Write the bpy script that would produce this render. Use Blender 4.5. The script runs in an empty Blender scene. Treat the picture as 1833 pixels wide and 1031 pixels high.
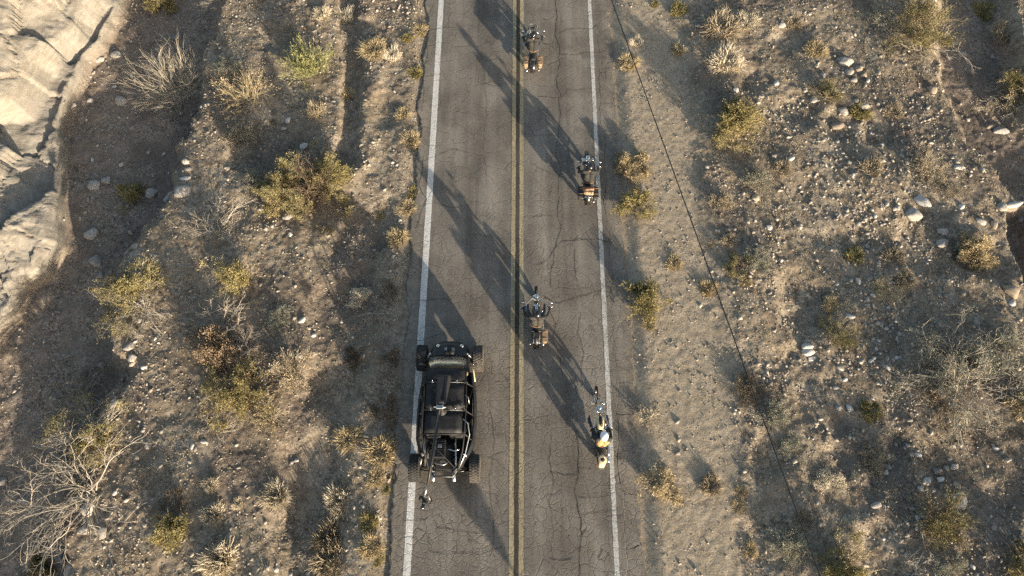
import bpy, math, random
import numpy as np
from mathutils import Vector, Matrix, Quaternion

scn = bpy.context.scene
COL = scn.collection
R = math.radians

# ------------------------------------------------------------------ camera
CAM_H, CAM_X, FPX = 23.571, -0.1358, 1222.0
TILT, YAW = R(22.46), R(0.367)
cd = bpy.data.cameras.new('camera')
cam = bpy.data.objects.new('camera', cd)
COL.objects.link(cam)
cd.sensor_width = 36.0
cd.lens = 24.0
cd.clip_end = 6000
cam.location = (CAM_X, 0, CAM_H)
cam.rotation_euler = (TILT, 0, YAW)
scn.camera = cam

# ------------------------------------------------------------------ world and sun
SUN_EL = R(10.0)
SUN_AZ = math.atan2(0.545, -0.838)            # clockwise from +Y
world = bpy.data.worlds.new('World')
scn.world = world
world.use_nodes = True
wn = world.node_tree
wn.nodes.clear()
wo = wn.nodes.new('ShaderNodeOutputWorld')
wb = wn.nodes.new('ShaderNodeBackground')
ws = wn.nodes.new('ShaderNodeTexSky')
ws.sky_type = 'NISHITA'
ws.sun_disc = False
ws.sun_elevation = SUN_EL
ws.sun_rotation = SUN_AZ
ws.altitude = 400
ws.dust_density = 2.6
ws.ozone_density = 0.7
wb.inputs['Strength'].default_value = 0.102
wn.links.new(ws.outputs[0], wb.inputs[0])
wn.links.new(wb.outputs[0], wo.inputs[0])

sl = bpy.data.lights.new('sun', 'SUN')
sl.energy = 4.3
sl.angle = R(0.6)
sl.color = (1.0, 0.87, 0.69)
sun = bpy.data.objects.new('sun', sl)
COL.objects.link(sun)
sdir = Vector((-math.sin(SUN_AZ) * math.cos(SUN_EL), -math.cos(SUN_AZ) * math.cos(SUN_EL), -math.sin(SUN_EL)))
sun.rotation_euler = sdir.to_track_quat('-Z', 'Y').to_euler()
sun.location = (30, -40, 30)

scn.view_settings.view_transform = 'Standard'
scn.view_settings.look = 'None'
scn.view_settings.exposure = 1.53
scn.view_settings.gamma = 1.0
scn.view_settings.use_curve_mapping = False
scn.cycles.max_bounces = 6
scn.cycles.use_denoising = False


def ray(px, py):
    x, y, z = px - 916.5, -(py - 515.5), -FPX
    c, s = math.cos(TILT), math.sin(TILT)
    y, z = c * y - s * z, s * y + c * z
    c, s = math.cos(YAW), math.sin(YAW)
    return c * x - s * y, s * x + c * y, z


def at(px, py, z=0.0):
    """ground point (at height z) that was measured at a photograph pixel"""
    d = ray(px, py)
    t = (z - CAM_H) / d[2]
    return CAM_X + d[0] * t, d[1] * t


# ------------------------------------------------------------------ materials
def nmat(name):
    m = bpy.data.materials.new(name)
    m.use_nodes = True
    nt = m.node_tree
    b = nt.nodes['Principled BSDF']
    return m, nt, b


def N(nt, typ, **kw):
    n = nt.nodes.new(typ)
    for k, v in kw.items():
        if k in n.inputs:
            n.inputs[k].default_value = v
        else:
            setattr(n, k, v)
    return n


def L(nt, a, b):
    nt.links.new(a, b)


def math_n(nt, op, a, b=None, clamp=False):
    n = nt.nodes.new('ShaderNodeMath')
    n.operation = op
    n.use_clamp = clamp
    for i, v in enumerate((a, b)):
        if v is None:
            continue
        if isinstance(v, (int, float)):
            n.inputs[i].default_value = v
        else:
            L(nt, v, n.inputs[i])
    return n.outputs[0]


def mapr(nt, v, a, b, c=0.0, d=1.0, smooth=True):
    n = nt.nodes.new('ShaderNodeMapRange')
    n.interpolation_type = 'SMOOTHSTEP' if smooth else 'LINEAR'
    L(nt, v, n.inputs['Value'])
    for k, x in zip(('From Min', 'From Max', 'To Min', 'To Max'), (a, b, c, d)):
        n.inputs[k].default_value = x
    return n.outputs['Result']


def mixc(nt, f, a, b, mode='MIX'):
    n = nt.nodes.new('ShaderNodeMix')
    n.data_type = 'RGBA'
    n.blend_type = mode
    for i, v in ((0, f), (6, a), (7, b)):
        if isinstance(v, (int, float)):
            n.inputs[i].default_value = v
        elif isinstance(v, tuple):
            n.inputs[i].default_value = (v[0], v[1], v[2], 1)
        else:
            L(nt, v, n.inputs[i])
    return n.outputs[2]


def noise(nt, vec, scale, detail=4, rough=.55, dist=0.0):
    n = nt.nodes.new('ShaderNodeTexNoise')
    n.inputs['Scale'].default_value = scale
    n.inputs['Detail'].default_value = detail
    n.inputs['Roughness'].default_value = rough
    n.inputs['Distortion'].default_value = dist
    if vec is not None:
        L(nt, vec, n.inputs['Vector'])
    return n


def voro(nt, vec, scale, feature='F1', rnd=1.0):
    n = nt.nodes.new('ShaderNodeTexVoronoi')
    n.feature = feature
    n.inputs['Scale'].default_value = scale
    n.inputs['Randomness'].default_value = rnd
    if vec is not None:
        L(nt, vec, n.inputs['Vector'])
    return n


def simple(name, col, rough=.6, metal=0.0, var=.25, vscale=6.0, bump=0.0, bscale=60.0, coat=0.0, objvar=0.0, spec=None, transl=0.0):
    m, nt, b = nmat(name)
    tc = N(nt, 'ShaderNodeTexCoord')
    nz = noise(nt, tc.outputs['Object'], vscale, 5)
    f = mapr(nt, nz.outputs[0], .3, .7, 1 - var, 1 + var)
    if objvar:
        oi = N(nt, 'ShaderNodeObjectInfo')
        f = math_n(nt, 'MULTIPLY', f, mapr(nt, oi.outputs['Random'], 0, 1, 1 - objvar, 1 + objvar, False))
    c = N(nt, 'ShaderNodeVectorMath', operation='SCALE')
    c.inputs[0].default_value = col
    L(nt, f, c.inputs['Scale'])
    L(nt, c.outputs[0], b.inputs['Base Color'])
    b.inputs['Roughness'].default_value = rough
    b.inputs['Metallic'].default_value = metal
    if coat:
        b.inputs['Coat Weight'].default_value = coat
        b.inputs['Coat Roughness'].default_value = .12
    if spec is not None:
        b.inputs['Specular IOR Level'].default_value = spec
    if bump:
        bn = noise(nt, tc.outputs['Object'], bscale, 4)
        bp = N(nt, 'ShaderNodeBump', Strength=bump, Distance=.02)
        L(nt, bn.outputs[0], bp.inputs['Height'])
        L(nt, bp.outputs[0], b.inputs['Normal'])
    if transl:
        tr = N(nt, 'ShaderNodeBsdfTranslucent')
        L(nt, c.outputs[0], tr.inputs['Color'])
        mx = N(nt, 'ShaderNodeMixShader')
        mx.inputs[0].default_value = transl
        L(nt, b.outputs[0], mx.inputs[1])
        L(nt, tr.outputs[0], mx.inputs[2])
        L(nt, mx.outputs[0], nt.nodes['Material Output'].inputs['Surface'])
    return m


def ground_material():
    m, nt, b = nmat('desert_ground')
    g = N(nt, 'ShaderNodeNewGeometry').outputs['Position']
    at_ = N(nt, 'ShaderNodeAttribute', attribute_name='zone')
    sep = N(nt, 'ShaderNodeSeparateColor')
    L(nt, at_.outputs['Color'], sep.inputs[0])
    clay, shoulder, gully = sep.outputs[0], sep.outputs[1], sep.outputs[2]
    dark_soil = at_.outputs['Alpha']
    big = noise(nt, g, .45, 6, .6).outputs[0]
    mid = noise(nt, g, 2.6, 7, .62).outputs[0]
    fine = noise(nt, g, 17, 5, .65).outputs[0]
    soil = mixc(nt, mapr(nt, big, .35, .65), (.205, .165, .118), (.285, .238, .178))
    soil = mixc(nt, mapr(nt, mid, .42, .66), soil, (.155, .122, .088))
    v1 = voro(nt, g, 15)
    v2 = voro(nt, g, 34)
    sepc = N(nt, 'ShaderNodeSeparateColor')
    L(nt, v1.outputs['Color'], sepc.inputs[0])
    peb = mapr(nt, sepc.outputs[0], .0, 1.0, .52, 1.48, False)
    sepc2 = N(nt, 'ShaderNodeSeparateColor')
    L(nt, v2.outputs['Color'], sepc2.inputs[0])
    peb2 = mapr(nt, sepc2.outputs[1], .0, 1.0, .78, 1.22, False)
    pmask = mapr(nt, noise(nt, g, 1.1, 5).outputs[0], .35, .62)
    pmask = math_n(nt, 'MULTIPLY', pmask, math_n(nt, 'SUBTRACT', 1.0, math_n(nt, 'MULTIPLY', shoulder, .55)))
    pp = math_n(nt, 'MULTIPLY', peb, peb2)
    one = N(nt, 'ShaderNodeMix')
    one.data_type = 'FLOAT'
    L(nt, pmask, one.inputs[0])
    one.inputs[2].default_value = 1.0
    L(nt, pp, one.inputs[3])
    sh = mixc(nt, mapr(nt, mid, .3, .7), (.265, .214, .152), (.345, .285, .208))
    col = mixc(nt, shoulder, soil, sh)
    gu = mixc(nt, mapr(nt, mid, .3, .7), (.175, .137, .102), (.25, .202, .158))
    col = mixc(nt, gully, col, gu)
    col = mixc(nt, math_n(nt, 'MULTIPLY', dark_soil, .75), col, (.115, .092, .074))
    mul = N(nt, 'ShaderNodeVectorMath', operation='SCALE')
    L(nt, col, mul.inputs[0])
    L(nt, one.outputs[0], mul.inputs['Scale'])
    mul2 = N(nt, 'ShaderNodeVectorMath', operation='SCALE')
    L(nt, mul.outputs[0], mul2.inputs[0])
    L(nt, mapr(nt, fine, .25, .75, .74, 1.26), mul2.inputs['Scale'])
    # pale eroded clay with thin stained beds
    wv = N(nt, 'ShaderNodeMapping')
    L(nt, g, wv.inputs['Vector'])
    wv.inputs['Scale'].default_value = (.6, 1.2, 5.0)
    bed = noise(nt, wv.outputs[0], 1.3, 8, .68, .6).outputs[0]
    cl = mixc(nt, mapr(nt, bed, .35, .68), (.20, .178, .145), (.295, .265, .22))
    cl = mixc(nt, mapr(nt, noise(nt, g, 3.2, 7, .7, .4).outputs[0], .54, .68), cl, (.20, .162, .122))
    cl = mixc(nt, mapr(nt, noise(nt, g, .55, 4).outputs[0], .52, .66, 0, .8), cl, (.25, .222, .185))
    out = mixc(nt, clay, mul2.outputs[0], cl)
    L(nt, out, b.inputs['Base Color'])
    b.inputs['Roughness'].default_value = .95
    b.inputs['Specular IOR Level'].default_value = .12
    h = math_n(nt, 'ADD', math_n(nt, 'MULTIPLY', fine, .5), math_n(nt, 'MULTIPLY', mid, 1.0))
    vh = math_n(nt, 'MULTIPLY', math_n(nt, 'SUBTRACT', 1.0, v1.outputs['Distance']), math_n(nt, 'MULTIPLY', pmask, .55))
    h = math_n(nt, 'ADD', h, vh)
    bp = N(nt, 'ShaderNodeBump', Strength=.6, Distance=.035)
    L(nt, h, bp.inputs['Height'])
    L(nt, bp.outputs[0], b.inputs['Normal'])
    return m


def crack_field(nt, g, scale, warp, width):
    wz = noise(nt, g, scale * 1.7, 4, .6)
    wv = N(nt, 'ShaderNodeVectorMath', operation='SUBTRACT')
    L(nt, wz.outputs['Color'], wv.inputs[0])
    wv.inputs[1].default_value = (.5, .5, .5)
    w2 = N(nt, 'ShaderNodeVectorMath', operation='SCALE')
    L(nt, wv.outputs[0], w2.inputs[0])
    w2.inputs['Scale'].default_value = warp
    ad = N(nt, 'ShaderNodeVectorMath', operation='ADD')
    L(nt, g, ad.inputs[0])
    L(nt, w2.outputs[0], ad.inputs[1])
    fl = N(nt, 'ShaderNodeMapping')
    L(nt, ad.outputs[0], fl.inputs['Vector'])
    fl.inputs['Scale'].default_value = (1, 1, 0)
    v = voro(nt, fl.outputs[0], scale, 'DISTANCE_TO_EDGE')
    return mapr(nt, v.outputs['Distance'], 0, width, 1, 0)


def asphalt_material(name, base, lane_paint=None, wear=.5):
    m, nt, b = nmat(name)
    g = N(nt, 'ShaderNodeNewGeometry').outputs['Position']
    sx = N(nt, 'ShaderNodeSeparateXYZ')
    L(nt, g, sx.inputs[0])
    big = noise(nt, g, .5, 5).outputs[0]
    st = N(nt, 'ShaderNodeMapping')
    L(nt, g, st.inputs['Vector'])
    st.inputs['Scale'].default_value = (2.2, .12, 1)
    streak = noise(nt, st.outputs[0], 1.0, 6, .6).outputs[0]
    fine = noise(nt, g, 26, 5, .7).outputs[0]
    # alligator cracking, thicker towards the near end of the road and in patches
    a1 = crack_field(nt, g, 3.6, .16, .055)
    a2 = crack_field(nt, g, 1.05, .5, .022)
    a3 = crack_field(nt, g, 7.5, .08, .09)
    near = mapr(nt, sx.outputs[1], 17, 3)
    pm = mapr(nt, noise(nt, g, .55, 4).outputs[0], .40, .60)
    am = math_n(nt, 'MULTIPLY', math_n(nt, 'ADD', math_n(nt, 'MULTIPLY', near, .6), .42), math_n(nt, 'ADD', math_n(nt, 'MULTIPLY', pm, .7), .3))
    pm3 = mapr(nt, noise(nt, g, .9, 3).outputs[0], .5, .62)
    cr = math_n(nt, 'MAXIMUM', math_n(nt, 'MULTIPLY', a1, am), math_n(nt, 'MULTIPLY', a2, .6))
    cr = math_n(nt, 'MAXIMUM', cr, math_n(nt, 'MULTIPLY', a3, math_n(nt, 'MULTIPLY', math_n(nt, 'MULTIPLY', pm3, near), .55)))
    dark = tuple(c * .8 for c in base)
    lite = tuple(c * 1.2 for c in base)
    col = mixc(nt, mapr(nt, big, .35, .65), dark, lite)
    ax_ = math_n(nt, 'ABSOLUTE', math_n(nt, 'SUBTRACT', math_n(nt, 'ABSOLUTE', sx.outputs[0]), 1.72))
    track = mapr(nt, math_n(nt, 'ABSOLUTE', math_n(nt, 'SUBTRACT', ax_, .82)), .1, .45, 1.09, 1.0)
    oil = math_n(nt, 'MULTIPLY', mapr(nt, ax_, .1, .5, 1, 0), mapr(nt, noise(nt, st.outputs[0], 2.5, 5, .6).outputs[0], .4, .7, .05, .22))
    tk = math_n(nt, 'SUBTRACT', track, oil)
    if not lane_paint:
        dust = math_n(nt, 'MULTIPLY', mapr(nt, math_n(nt, 'ABSOLUTE', sx.outputs[0]), 3.3, 4.15), mapr(nt, noise(nt, g, 3.5, 6, .65).outputs[0], .42, .66, 0, .75))
        col = mixc(nt, dust, col, (.27, .22, .16))
    if lane_paint:
        worn = math_n(nt, 'ADD', noise(nt, g, 9, 6, .7).outputs[0], math_n(nt, 'MULTIPLY', math_n(nt, 'SUBTRACT', noise(nt, g, .8, 3).outputs[0], .5), .5))
        col = mixc(nt, mapr(nt, worn, wear, wear + .12), lane_paint, tuple(.5 * a + .5 * c for a, c in zip(base, lane_paint)))
    s = N(nt, 'ShaderNodeVectorMath', operation='SCALE')
    L(nt, col, s.inputs[0])
    L(nt, math_n(nt, 'MULTIPLY', mapr(nt, fine, .25, .75, .80, 1.2), math_n(nt, 'MULTIPLY', mapr(nt, streak, .3, .7, .84, 1.16), tk)), s.inputs['Scale'])
    out = mixc(nt, math_n(nt, 'MULTIPLY', cr, .54 if not lane_paint else .45), s.outputs[0], (.035, .03, .026))
    L(nt, out, b.inputs['Base Color'])
    b.inputs['Roughness'].default_value = .88
    b.inputs['Specular IOR Level'].default_value = .2
    grain = noise(nt, g, 60, 3, .6).outputs[0]
    hh = math_n(nt, 'ADD', math_n(nt, 'MULTIPLY', grain, .22), math_n(nt, 'MULTIPLY', fine, .28))
    hh = math_n(nt, 'SUBTRACT', hh, math_n(nt, 'MULTIPLY', cr, .55))
    bp = N(nt, 'ShaderNodeBump', Strength=.55, Distance=.025)
    L(nt, hh, bp.inputs['Height'])
    L(nt, bp.outputs[0], b.inputs['Normal'])
    return m


M = {}
M['ground'] = ground_material()
ASPH = (.165, .146, .122)
M['asphalt'] = asphalt_material('worn_asphalt', ASPH)
M['white'] = asphalt_material('white_road_paint', ASPH, (.56, .54, .50), .56)
M['white_worn'] = asphalt_material('worn_white_road_paint', ASPH, (.44, .425, .39), .50)
M['yellow'] = asphalt_material('faded_yellow_road_paint', ASPH, (.33, .275, .17), .48)
M['black_paint'] = asphalt_material('dark_centre_strip', (.066, .056, .044))
M['crack'] = simple('crack_gap', (.022, .019, .016), .95, var=.4, vscale=3)
M['rock_pale'] = simple('pale_limestone', (.34, .305, .262), .9, var=.28, vscale=5, bump=.6, bscale=22, objvar=.22)
M['rock_grey'] = simple('grey_stone', (.24, .22, .195), .9, var=.28, vscale=5, bump=.6, bscale=22, objvar=.3)
M['rock_tan'] = simple('tan_stone', (.32, .255, .185), .9, var=.28, vscale=5, bump=.6, bscale=22, objvar=.25)
M['rock_white'] = simple('white_stone', (.46, .43, .385), .85, var=.18, vscale=5, bump=.5, bscale=22, objvar=.1)
M['gravel'] = simple('gravel_stone', (.27, .228, .18), .92, var=.55, vscale=2.3, spec=.2)
M['gravel_pale'] = simple('pale_gravel_stone', (.315, .28, .235), .92, var=.4, vscale=2.3, spec=.2)
# plants
M['bark_grey'] = simple('grey_dead_wood', (.36, .315, .255), .9, var=.3, vscale=9, objvar=.12, spec=.15)
M['bark_brown'] = simple('brown_dead_wood', (.20, .145, .095), .9, var=.35, vscale=9, objvar=.12, spec=.15)
M['straw'] = simple('straw_twigs', (.38, .315, .22), .85, var=.28, vscale=5, objvar=.12, spec=.15, transl=.12)
M['pale'] = simple('pale_dry_grass', (.56, .49, .37), .85, var=.22, vscale=6, objvar=.1, spec=.15, transl=.15)
M['gold'] = simple('golden_dry_brush', (.44, .355, .215), .85, var=.28, vscale=5, objvar=.12, spec=.15, transl=.15)
M['olive'] = simple('olive_leaves', (.20, .172, .085), .8, var=.4, vscale=4, objvar=.15, spec=.2, transl=.18)
M['yellow_leaf'] = simple('yellow_green_leaves', (.29, .245, .11), .8, var=.35, vscale=4, objvar=.15, spec=.2, transl=.2)
M['green'] = simple('green_broom_stems', (.26, .255, .115), .75, var=.3, vscale=5, objvar=.1, spec=.2, transl=.2)
M['sage'] = simple('grey_sage_leaves', (.27, .255, .19), .88, var=.28, vscale=6, objvar=.12, spec=.15, transl=.12)
M['rust'] = simple('rusty_dead_thatch', (.255, .19, .125), .9, var=.35, vscale=7, objvar=.12, spec=.12, transl=.1)
M['dkbrown'] = simple('dark_low_scrub', (.15, .118, .082), .9, var=.4, vscale=5, objvar=.2, spec=.1)
# vehicles
M['rubber'] = simple('tyre_rubber', (.022, .021, .020), .82, var=.3, vscale=14, bump=.3)
M['rubber_pale'] = simple('pale_tyre_rubber', (.060, .052, .043), .9, var=.4, vscale=9, bump=.3)
M['chrome'] = simple('chrome', (.66, .65, .63), .16, 1.0, var=.08)
M['steel'] = simple('brushed_steel', (.42, .41, .39), .35, 1.0, var=.15)
M['black_paint_gloss'] = simple('black_gloss_paint', (.010, .010, .011), .28, var=.2, coat=.6)
M['black_satin'] = simple('black_satin_panel', (.013, .013, .014), .6, var=.4, vscale=4, spec=.3)
M['black_matte'] = simple('black_matte', (.018, .018, .018), .8, var=.3)
M['navy'] = simple('dusty_dark_bodywork', (.013, .014, .017), .5, var=.4, vscale=3, coat=.08, spec=.35)
M['gunmetal'] = simple('gunmetal_tube', (.10, .10, .10), .4, 1.0, var=.3)
M['cream'] = simple('cream_paint', (.62, .50, .29), .35, var=.08, coat=.4)
M['white_helmet'] = simple('white_helmet_shell', (.74, .76, .78), .25, var=.05, coat=.5)
M['leather_brown'] = simple('brown_leather', (.17, .095, .050), .6, var=.35, vscale=10)
M['leather_tan'] = simple('tan_leather', (.23, .16, .095), .65, var=.25, vscale=10)
M['canvas_olive'] = simple('olive_waxed_canvas', (.032, .028, .021), .8, var=.3, vscale=8)
M['vest_black'] = simple('black_leather_vest', (.045, .041, .034), .62, var=.35, vscale=9, bump=.3, bscale=30)
M['jacket_black'] = simple('black_jacket_cloth', (.020, .019, .019), .75, var=.35, vscale=9, bump=.3, bscale=30)
M['jacket_grey'] = simple('charcoal_jacket_cloth', (.019, .017, .015), .8, var=.35, vscale=9, bump=.3, bscale=30)
M['vest_tan'] = simple('tan_canvas_vest', (.36, .225, .095), .8, var=.2, vscale=9, bump=.3, bscale=30)
M['denim'] = simple('dark_denim', (.032, .036, .046), .85, var=.35, vscale=12)
M['boot'] = simple('boot_leather', (.025, .020, .016), .6, var=.3)
M['skin'] = simple('skin', (.42, .25, .17), .55, var=.1)
M['red_lens'] = simple('red_lens', (.11, .012, .010), .3, var=.1)
M['amber_lens'] = simple('amber_lens', (.16, .07, .025), .3, var=.1)
M['blanket_orange'] = simple('rust_orange_blanket', (.30, .135, .065), .9, var=.4, vscale=14)
M['blanket_tan'] = simple('sand_blanket', (.32, .23, .14), .9, var=.3, vscale=14)
M['cable'] = simple('cable_sheath', (.012, .011, .010), .7, var=.2)
M['wood'] = simple('weathered_pole_wood', (.16, .115, .075), .9, var=.3)
M['sign_yellow'] = simple('yellow_sign_face', (.60, .38, .03), .5, var=.05)
M['galv'] = simple('galvanised_steel', (.36, .36, .35), .5, .8, var=.15)


def glass_material():
    m, nt, b = nmat('tinted_windscreen')
    b.inputs['Base Color'].default_value = (.22, .185, .125, 1)
    b.inputs['Roughness'].default_value = .08
    b.inputs['Transmission Weight'].default_value = .8
    b.inputs['IOR'].default_value = 1.3
    tc = N(nt, 'ShaderNodeTexCoord')
    nz = noise(nt, tc.outputs['Object'], 3, 3)
    L(nt, mapr(nt, nz.outputs[0], .3, .7, .2, .4), b.inputs['Roughness'])
    return m


M['glass'] = glass_material()
M['screen'] = simple('clear_windshield', (.05, .055, .06), .1, var=.1, coat=.5)


# ------------------------------------------------------------------ object helpers
def link(o, parent=None):
    COL.objects.link(o)
    if parent is not None:
        o.parent = parent
    return o


def tag(o, label, cat, group=None, kind=None):
    if label:
        o['label'] = label
    if cat:
        o['category'] = cat
    if group:
        o['group'] = group
    if kind:
        o['kind'] = kind
    return o


def thing(name, label, cat, loc=(0, 0, 0), rotz=0, group=None):
    o = link(bpy.data.objects.new(name, None))
    o.location = loc
    o.rotation_euler = (0, 0, rotz)
    o.empty_display_size = .2
    return tag(o, label, cat, group)


def mesh_np(name, V, F, mats, smooth=False, fmat=None):
    """V (n,3), F (m,k) numpy arrays -> mesh"""
    me = bpy.data.meshes.new(name)
    V = np.asarray(V, np.float32)
    F = np.asarray(F, np.int32)
    k = F.shape[1]
    me.vertices.add(len(V))
    me.vertices.foreach_set('co', V.ravel())
    me.loops.add(F.size)
    me.loops.foreach_set('vertex_index', F.ravel())
    me.polygons.add(len(F))
    me.polygons.foreach_set('loop_start', np.arange(0, F.size, k, dtype=np.int32))
    if smooth:
        me.polygons.foreach_set('use_smooth', np.ones(len(F), bool))
    for mm in (mats if isinstance(mats, (list, tuple)) else [mats]):
        me.materials.append(mm)
    if fmat is not None:
        me.polygons.foreach_set('material_index', np.asarray(fmat, np.int32))
    me.update(calc_edges=True)
    return me


class MB:
    """collects simple solids and links them as ONE mesh object"""
    def __init__(s):
        s.v, s.f, s.sm = [], [], []

    def add(s, vs, fs, smooth=False):
        o = len(s.v)
        s.v.extend([tuple(v) for v in vs])
        s.f.extend([tuple(i + o for i in f) for f in fs])
        s.sm.extend([smooth] * len(fs))
        return s

    def box(s, c, size, rot=None, taper=(1, 1), ch=.0):
        x, y, z = (d / 2 for d in size)
        c = Vector(c)
        ch = ch or min(size) * .12
        def ringpts(xx, yy, zz, k):
            return [(-xx + k, -yy, zz), (xx - k, -yy, zz), (xx, -yy + k, zz), (xx, yy - k, zz), (xx - k, yy, zz), (-xx + k, yy, zz), (-xx, yy - k, zz), (-xx, -yy + k, zz)]
        ch = min(ch, x * .45, y * .45, z * .45)
        rings = [ringpts(x - ch, y - ch, -z, ch * .5), ringpts(x, y, -z + ch, ch),
                 ringpts(x * taper[0], y * taper[1], z - ch, ch), ringpts(x * taper[0] - ch, y * taper[1] - ch, z, ch * .5)]
        return s.loft([[(c + (rot @ Vector(p) if rot else Vector(p))) for p in r] for r in rings], smooth=False)

    def loft(s, rings, cap=True, smooth=True, closed=True):
        n = len(rings[0])
        vs = [p for r in rings for p in r]
        fs = []
        for i in range(len(rings) - 1):
            for j in range(n if closed else n - 1):
                a, b = i * n + j, i * n + (j + 1) % n
                fs.append((a, b, b + n, a + n))
        if cap and closed:
            fs.append(tuple(range(n - 1, -1, -1)))
            fs.append(tuple(range((len(rings) - 1) * n, len(rings) * n)))
        return s.add(vs, fs, smooth)

    def tube(s, pts, r, n=8, cap=True, flat=1.0):
        pts = [Vector(p) for p in pts]
        rr = r if isinstance(r, (list, tuple)) else [r] * len(pts)
        rings = []
        up = None
        for i, p in enumerate(pts):
            t = (pts[min(i + 1, len(pts) - 1)] - pts[max(i - 1, 0)])
            t = t.normalized() if t.length > 1e-9 else Vector((0, 0, 1))
            if up is None:
                up = t.orthogonal().normalized()
            u = (up - t * up.dot(t))
            u = u.normalized() if u.length > 1e-6 else t.orthogonal().normalized()
            up = u
            w = t.cross(u)
            rings.append([p + (u * math.cos(a) + w * math.sin(a) * flat) * rr[i] for a in (2 * math.pi * k / n for k in range(n))])
        return s.loft(rings, cap)

    def lathe(s, prof, c=(0, 0, 0), axis=(1, 0, 0), n=24):
        """profile of (radius, offset along the axis); closed ring when the profile ends where it starts"""
        ax = Vector(axis).normalized()
        u = ax.orthogonal().normalized()
        w = ax.cross(u)
        c = Vector(c)
        rings = []
        for k in range(n):
            a = 2 * math.pi * k / n
            d = u * math.cos(a) + w * math.sin(a)
            rings.append([c + ax * o + d * r for r, o in prof])
        m = len(prof)
        vs = [p for r in rings for p in r]
        fs = []
        for i in range(n):
            for j in range(m - 1):
                a, b = i * m + j, ((i + 1) % n) * m + j
                fs.append((a, b, b + 1, a + 1))
        return s.add(vs, fs, True)

    def ell(s, c, r, rot=None, nu=12, nv=8, z0=-1.0):
        c = Vector(c)
        rings = []
        for i in range(nv + 1):
            ph = math.asin(z0) + (math.pi / 2 - math.asin(z0)) * i / nv
            ph = max(-math.pi / 2 + .02, min(math.pi / 2 - .02, ph))
            ring = []
            for j in range(nu):
                a = 2 * math.pi * j / nu
                p = Vector((r[0] * math.cos(ph) * math.cos(a), r[1] * math.cos(ph) * math.sin(a), r[2] * math.sin(ph)))
                ring.append(c + (rot @ p if rot else p))
            rings.append(ring)
        return s.loft(rings)

    def build(s, name, m, parent=None, label=None):
        me = bpy.data.meshes.new(name)
        me.from_pydata(s.v, [], s.f)
        me.polygons.foreach_set('use_smooth', np.array(s.sm, bool))
        me.materials.append(m)
        me.update()
        o = link(bpy.data.objects.new(name, me), parent)
        if label:
            o['label'] = label
        return o


def copy_tree(o, parent=None):
    c = o.copy()
    COL.objects.link(c)
    if parent is not None:
        c.parent = parent
    for ch in list(o.children):
        copy_tree(ch, c)
    return c

# ------------------------------------------------------------------ terrain
_rs = np.random.RandomState(11)
_LAT = _rs.rand(256, 256)


def vnoise(x, y):
    xi, yi = np.floor(x).astype(int), np.floor(y).astype(int)
    fx, fy = x - xi, y - yi
    fx, fy = fx * fx * fx * (fx * (fx * 6 - 15) + 10), fy * fy * fy * (fy * (fy * 6 - 15) + 10)
    a = _LAT[xi & 255, yi & 255]
    b = _LAT[(xi + 1) & 255, yi & 255]
    c = _LAT[xi & 255, (yi + 1) & 255]
    d = _LAT[(xi + 1) & 255, (yi + 1) & 255]
    return (a * (1 - fx) + b * fx) * (1 - fy) + (c * (1 - fx) + d * fx) * fy - .5


def fbm(x, y, f, o=4, g=.5, ox=0.0):
    s, a, c, k = 0, 1.0, math.cos(.6), math.sin(.6)
    for i in range(o):
        s = s + a * vnoise(x * f + ox + i * 17.3, y * f + ox * 1.7 + i * 9.1)
        x, y = c * x - k * y, k * x + c * y
        f *= 2.03
        a *= g
    return s


def facet(x, y, step, slope, seed):
    """broken rock: flat tilted blocks with steps between them"""
    xi, yi = np.floor(x).astype(int), np.floor(y).astype(int)
    best = np.full(x.shape, 1e9)
    sec = np.full(x.shape, 1e9)
    val = np.zeros(x.shape)
    for i in (-1, 0, 1):
        for j in (-1, 0, 1):
            cx, cy = xi + i, yi + j
            r = [_LAT[(cx * 7 + seed * k + 3) & 255, (cy * 13 + seed + 31 * k) & 255] for k in range(1, 6)]
            dx, dy = x - cx - r[0], y - cy - r[1]
            d = np.hypot(dx, dy)
            v = step * (r[2] - .5) * 2 + slope * step * 2.2 * ((r[3] - .5) * dx + (r[4] - .5) * dy) * 2
            nb = d < best
            sec = np.where(nb, best, np.minimum(sec, d))
            val = np.where(nb, v, val)
            best = np.where(nb, d, best)
    return val - step * .3 * sst(.07, .0, sec - best)


def sst(a, b, v):
    t = np.clip((v - a) / (b - a), 0, 1)
    return t * t * (3 - 2 * t)


def poly_dist(x, y, P):
    """(distance, signed side: + is left of the direction of travel, parameter along the polyline)"""
    best = np.full(x.shape, 1e9)
    side = np.zeros(x.shape)
    par = np.zeros(x.shape)
    for i in range(len(P) - 1):
        ax, ay = P[i]
        dx, dy = P[i + 1][0] - ax, P[i + 1][1] - ay
        l2 = dx * dx + dy * dy
        t0 = ((x - ax) * dx + (y - ay) * dy) / l2
        t = np.clip(t0, 0, 1)
        qx, qy = x - ax - t * dx, y - ay - t * dy
        d = np.sqrt(qx * qx + qy * qy)
        m = d < best
        best = np.where(m, d, best)
        side = np.where(m, np.sign(dx * (y - ay) - dy * (x - ax)), side)
        par = np.where(m, i + t, par)
    return best, side * best, par


def pxl(pts, z=0.0):
    return [at(px, py, z) for px, py in pts]


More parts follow.
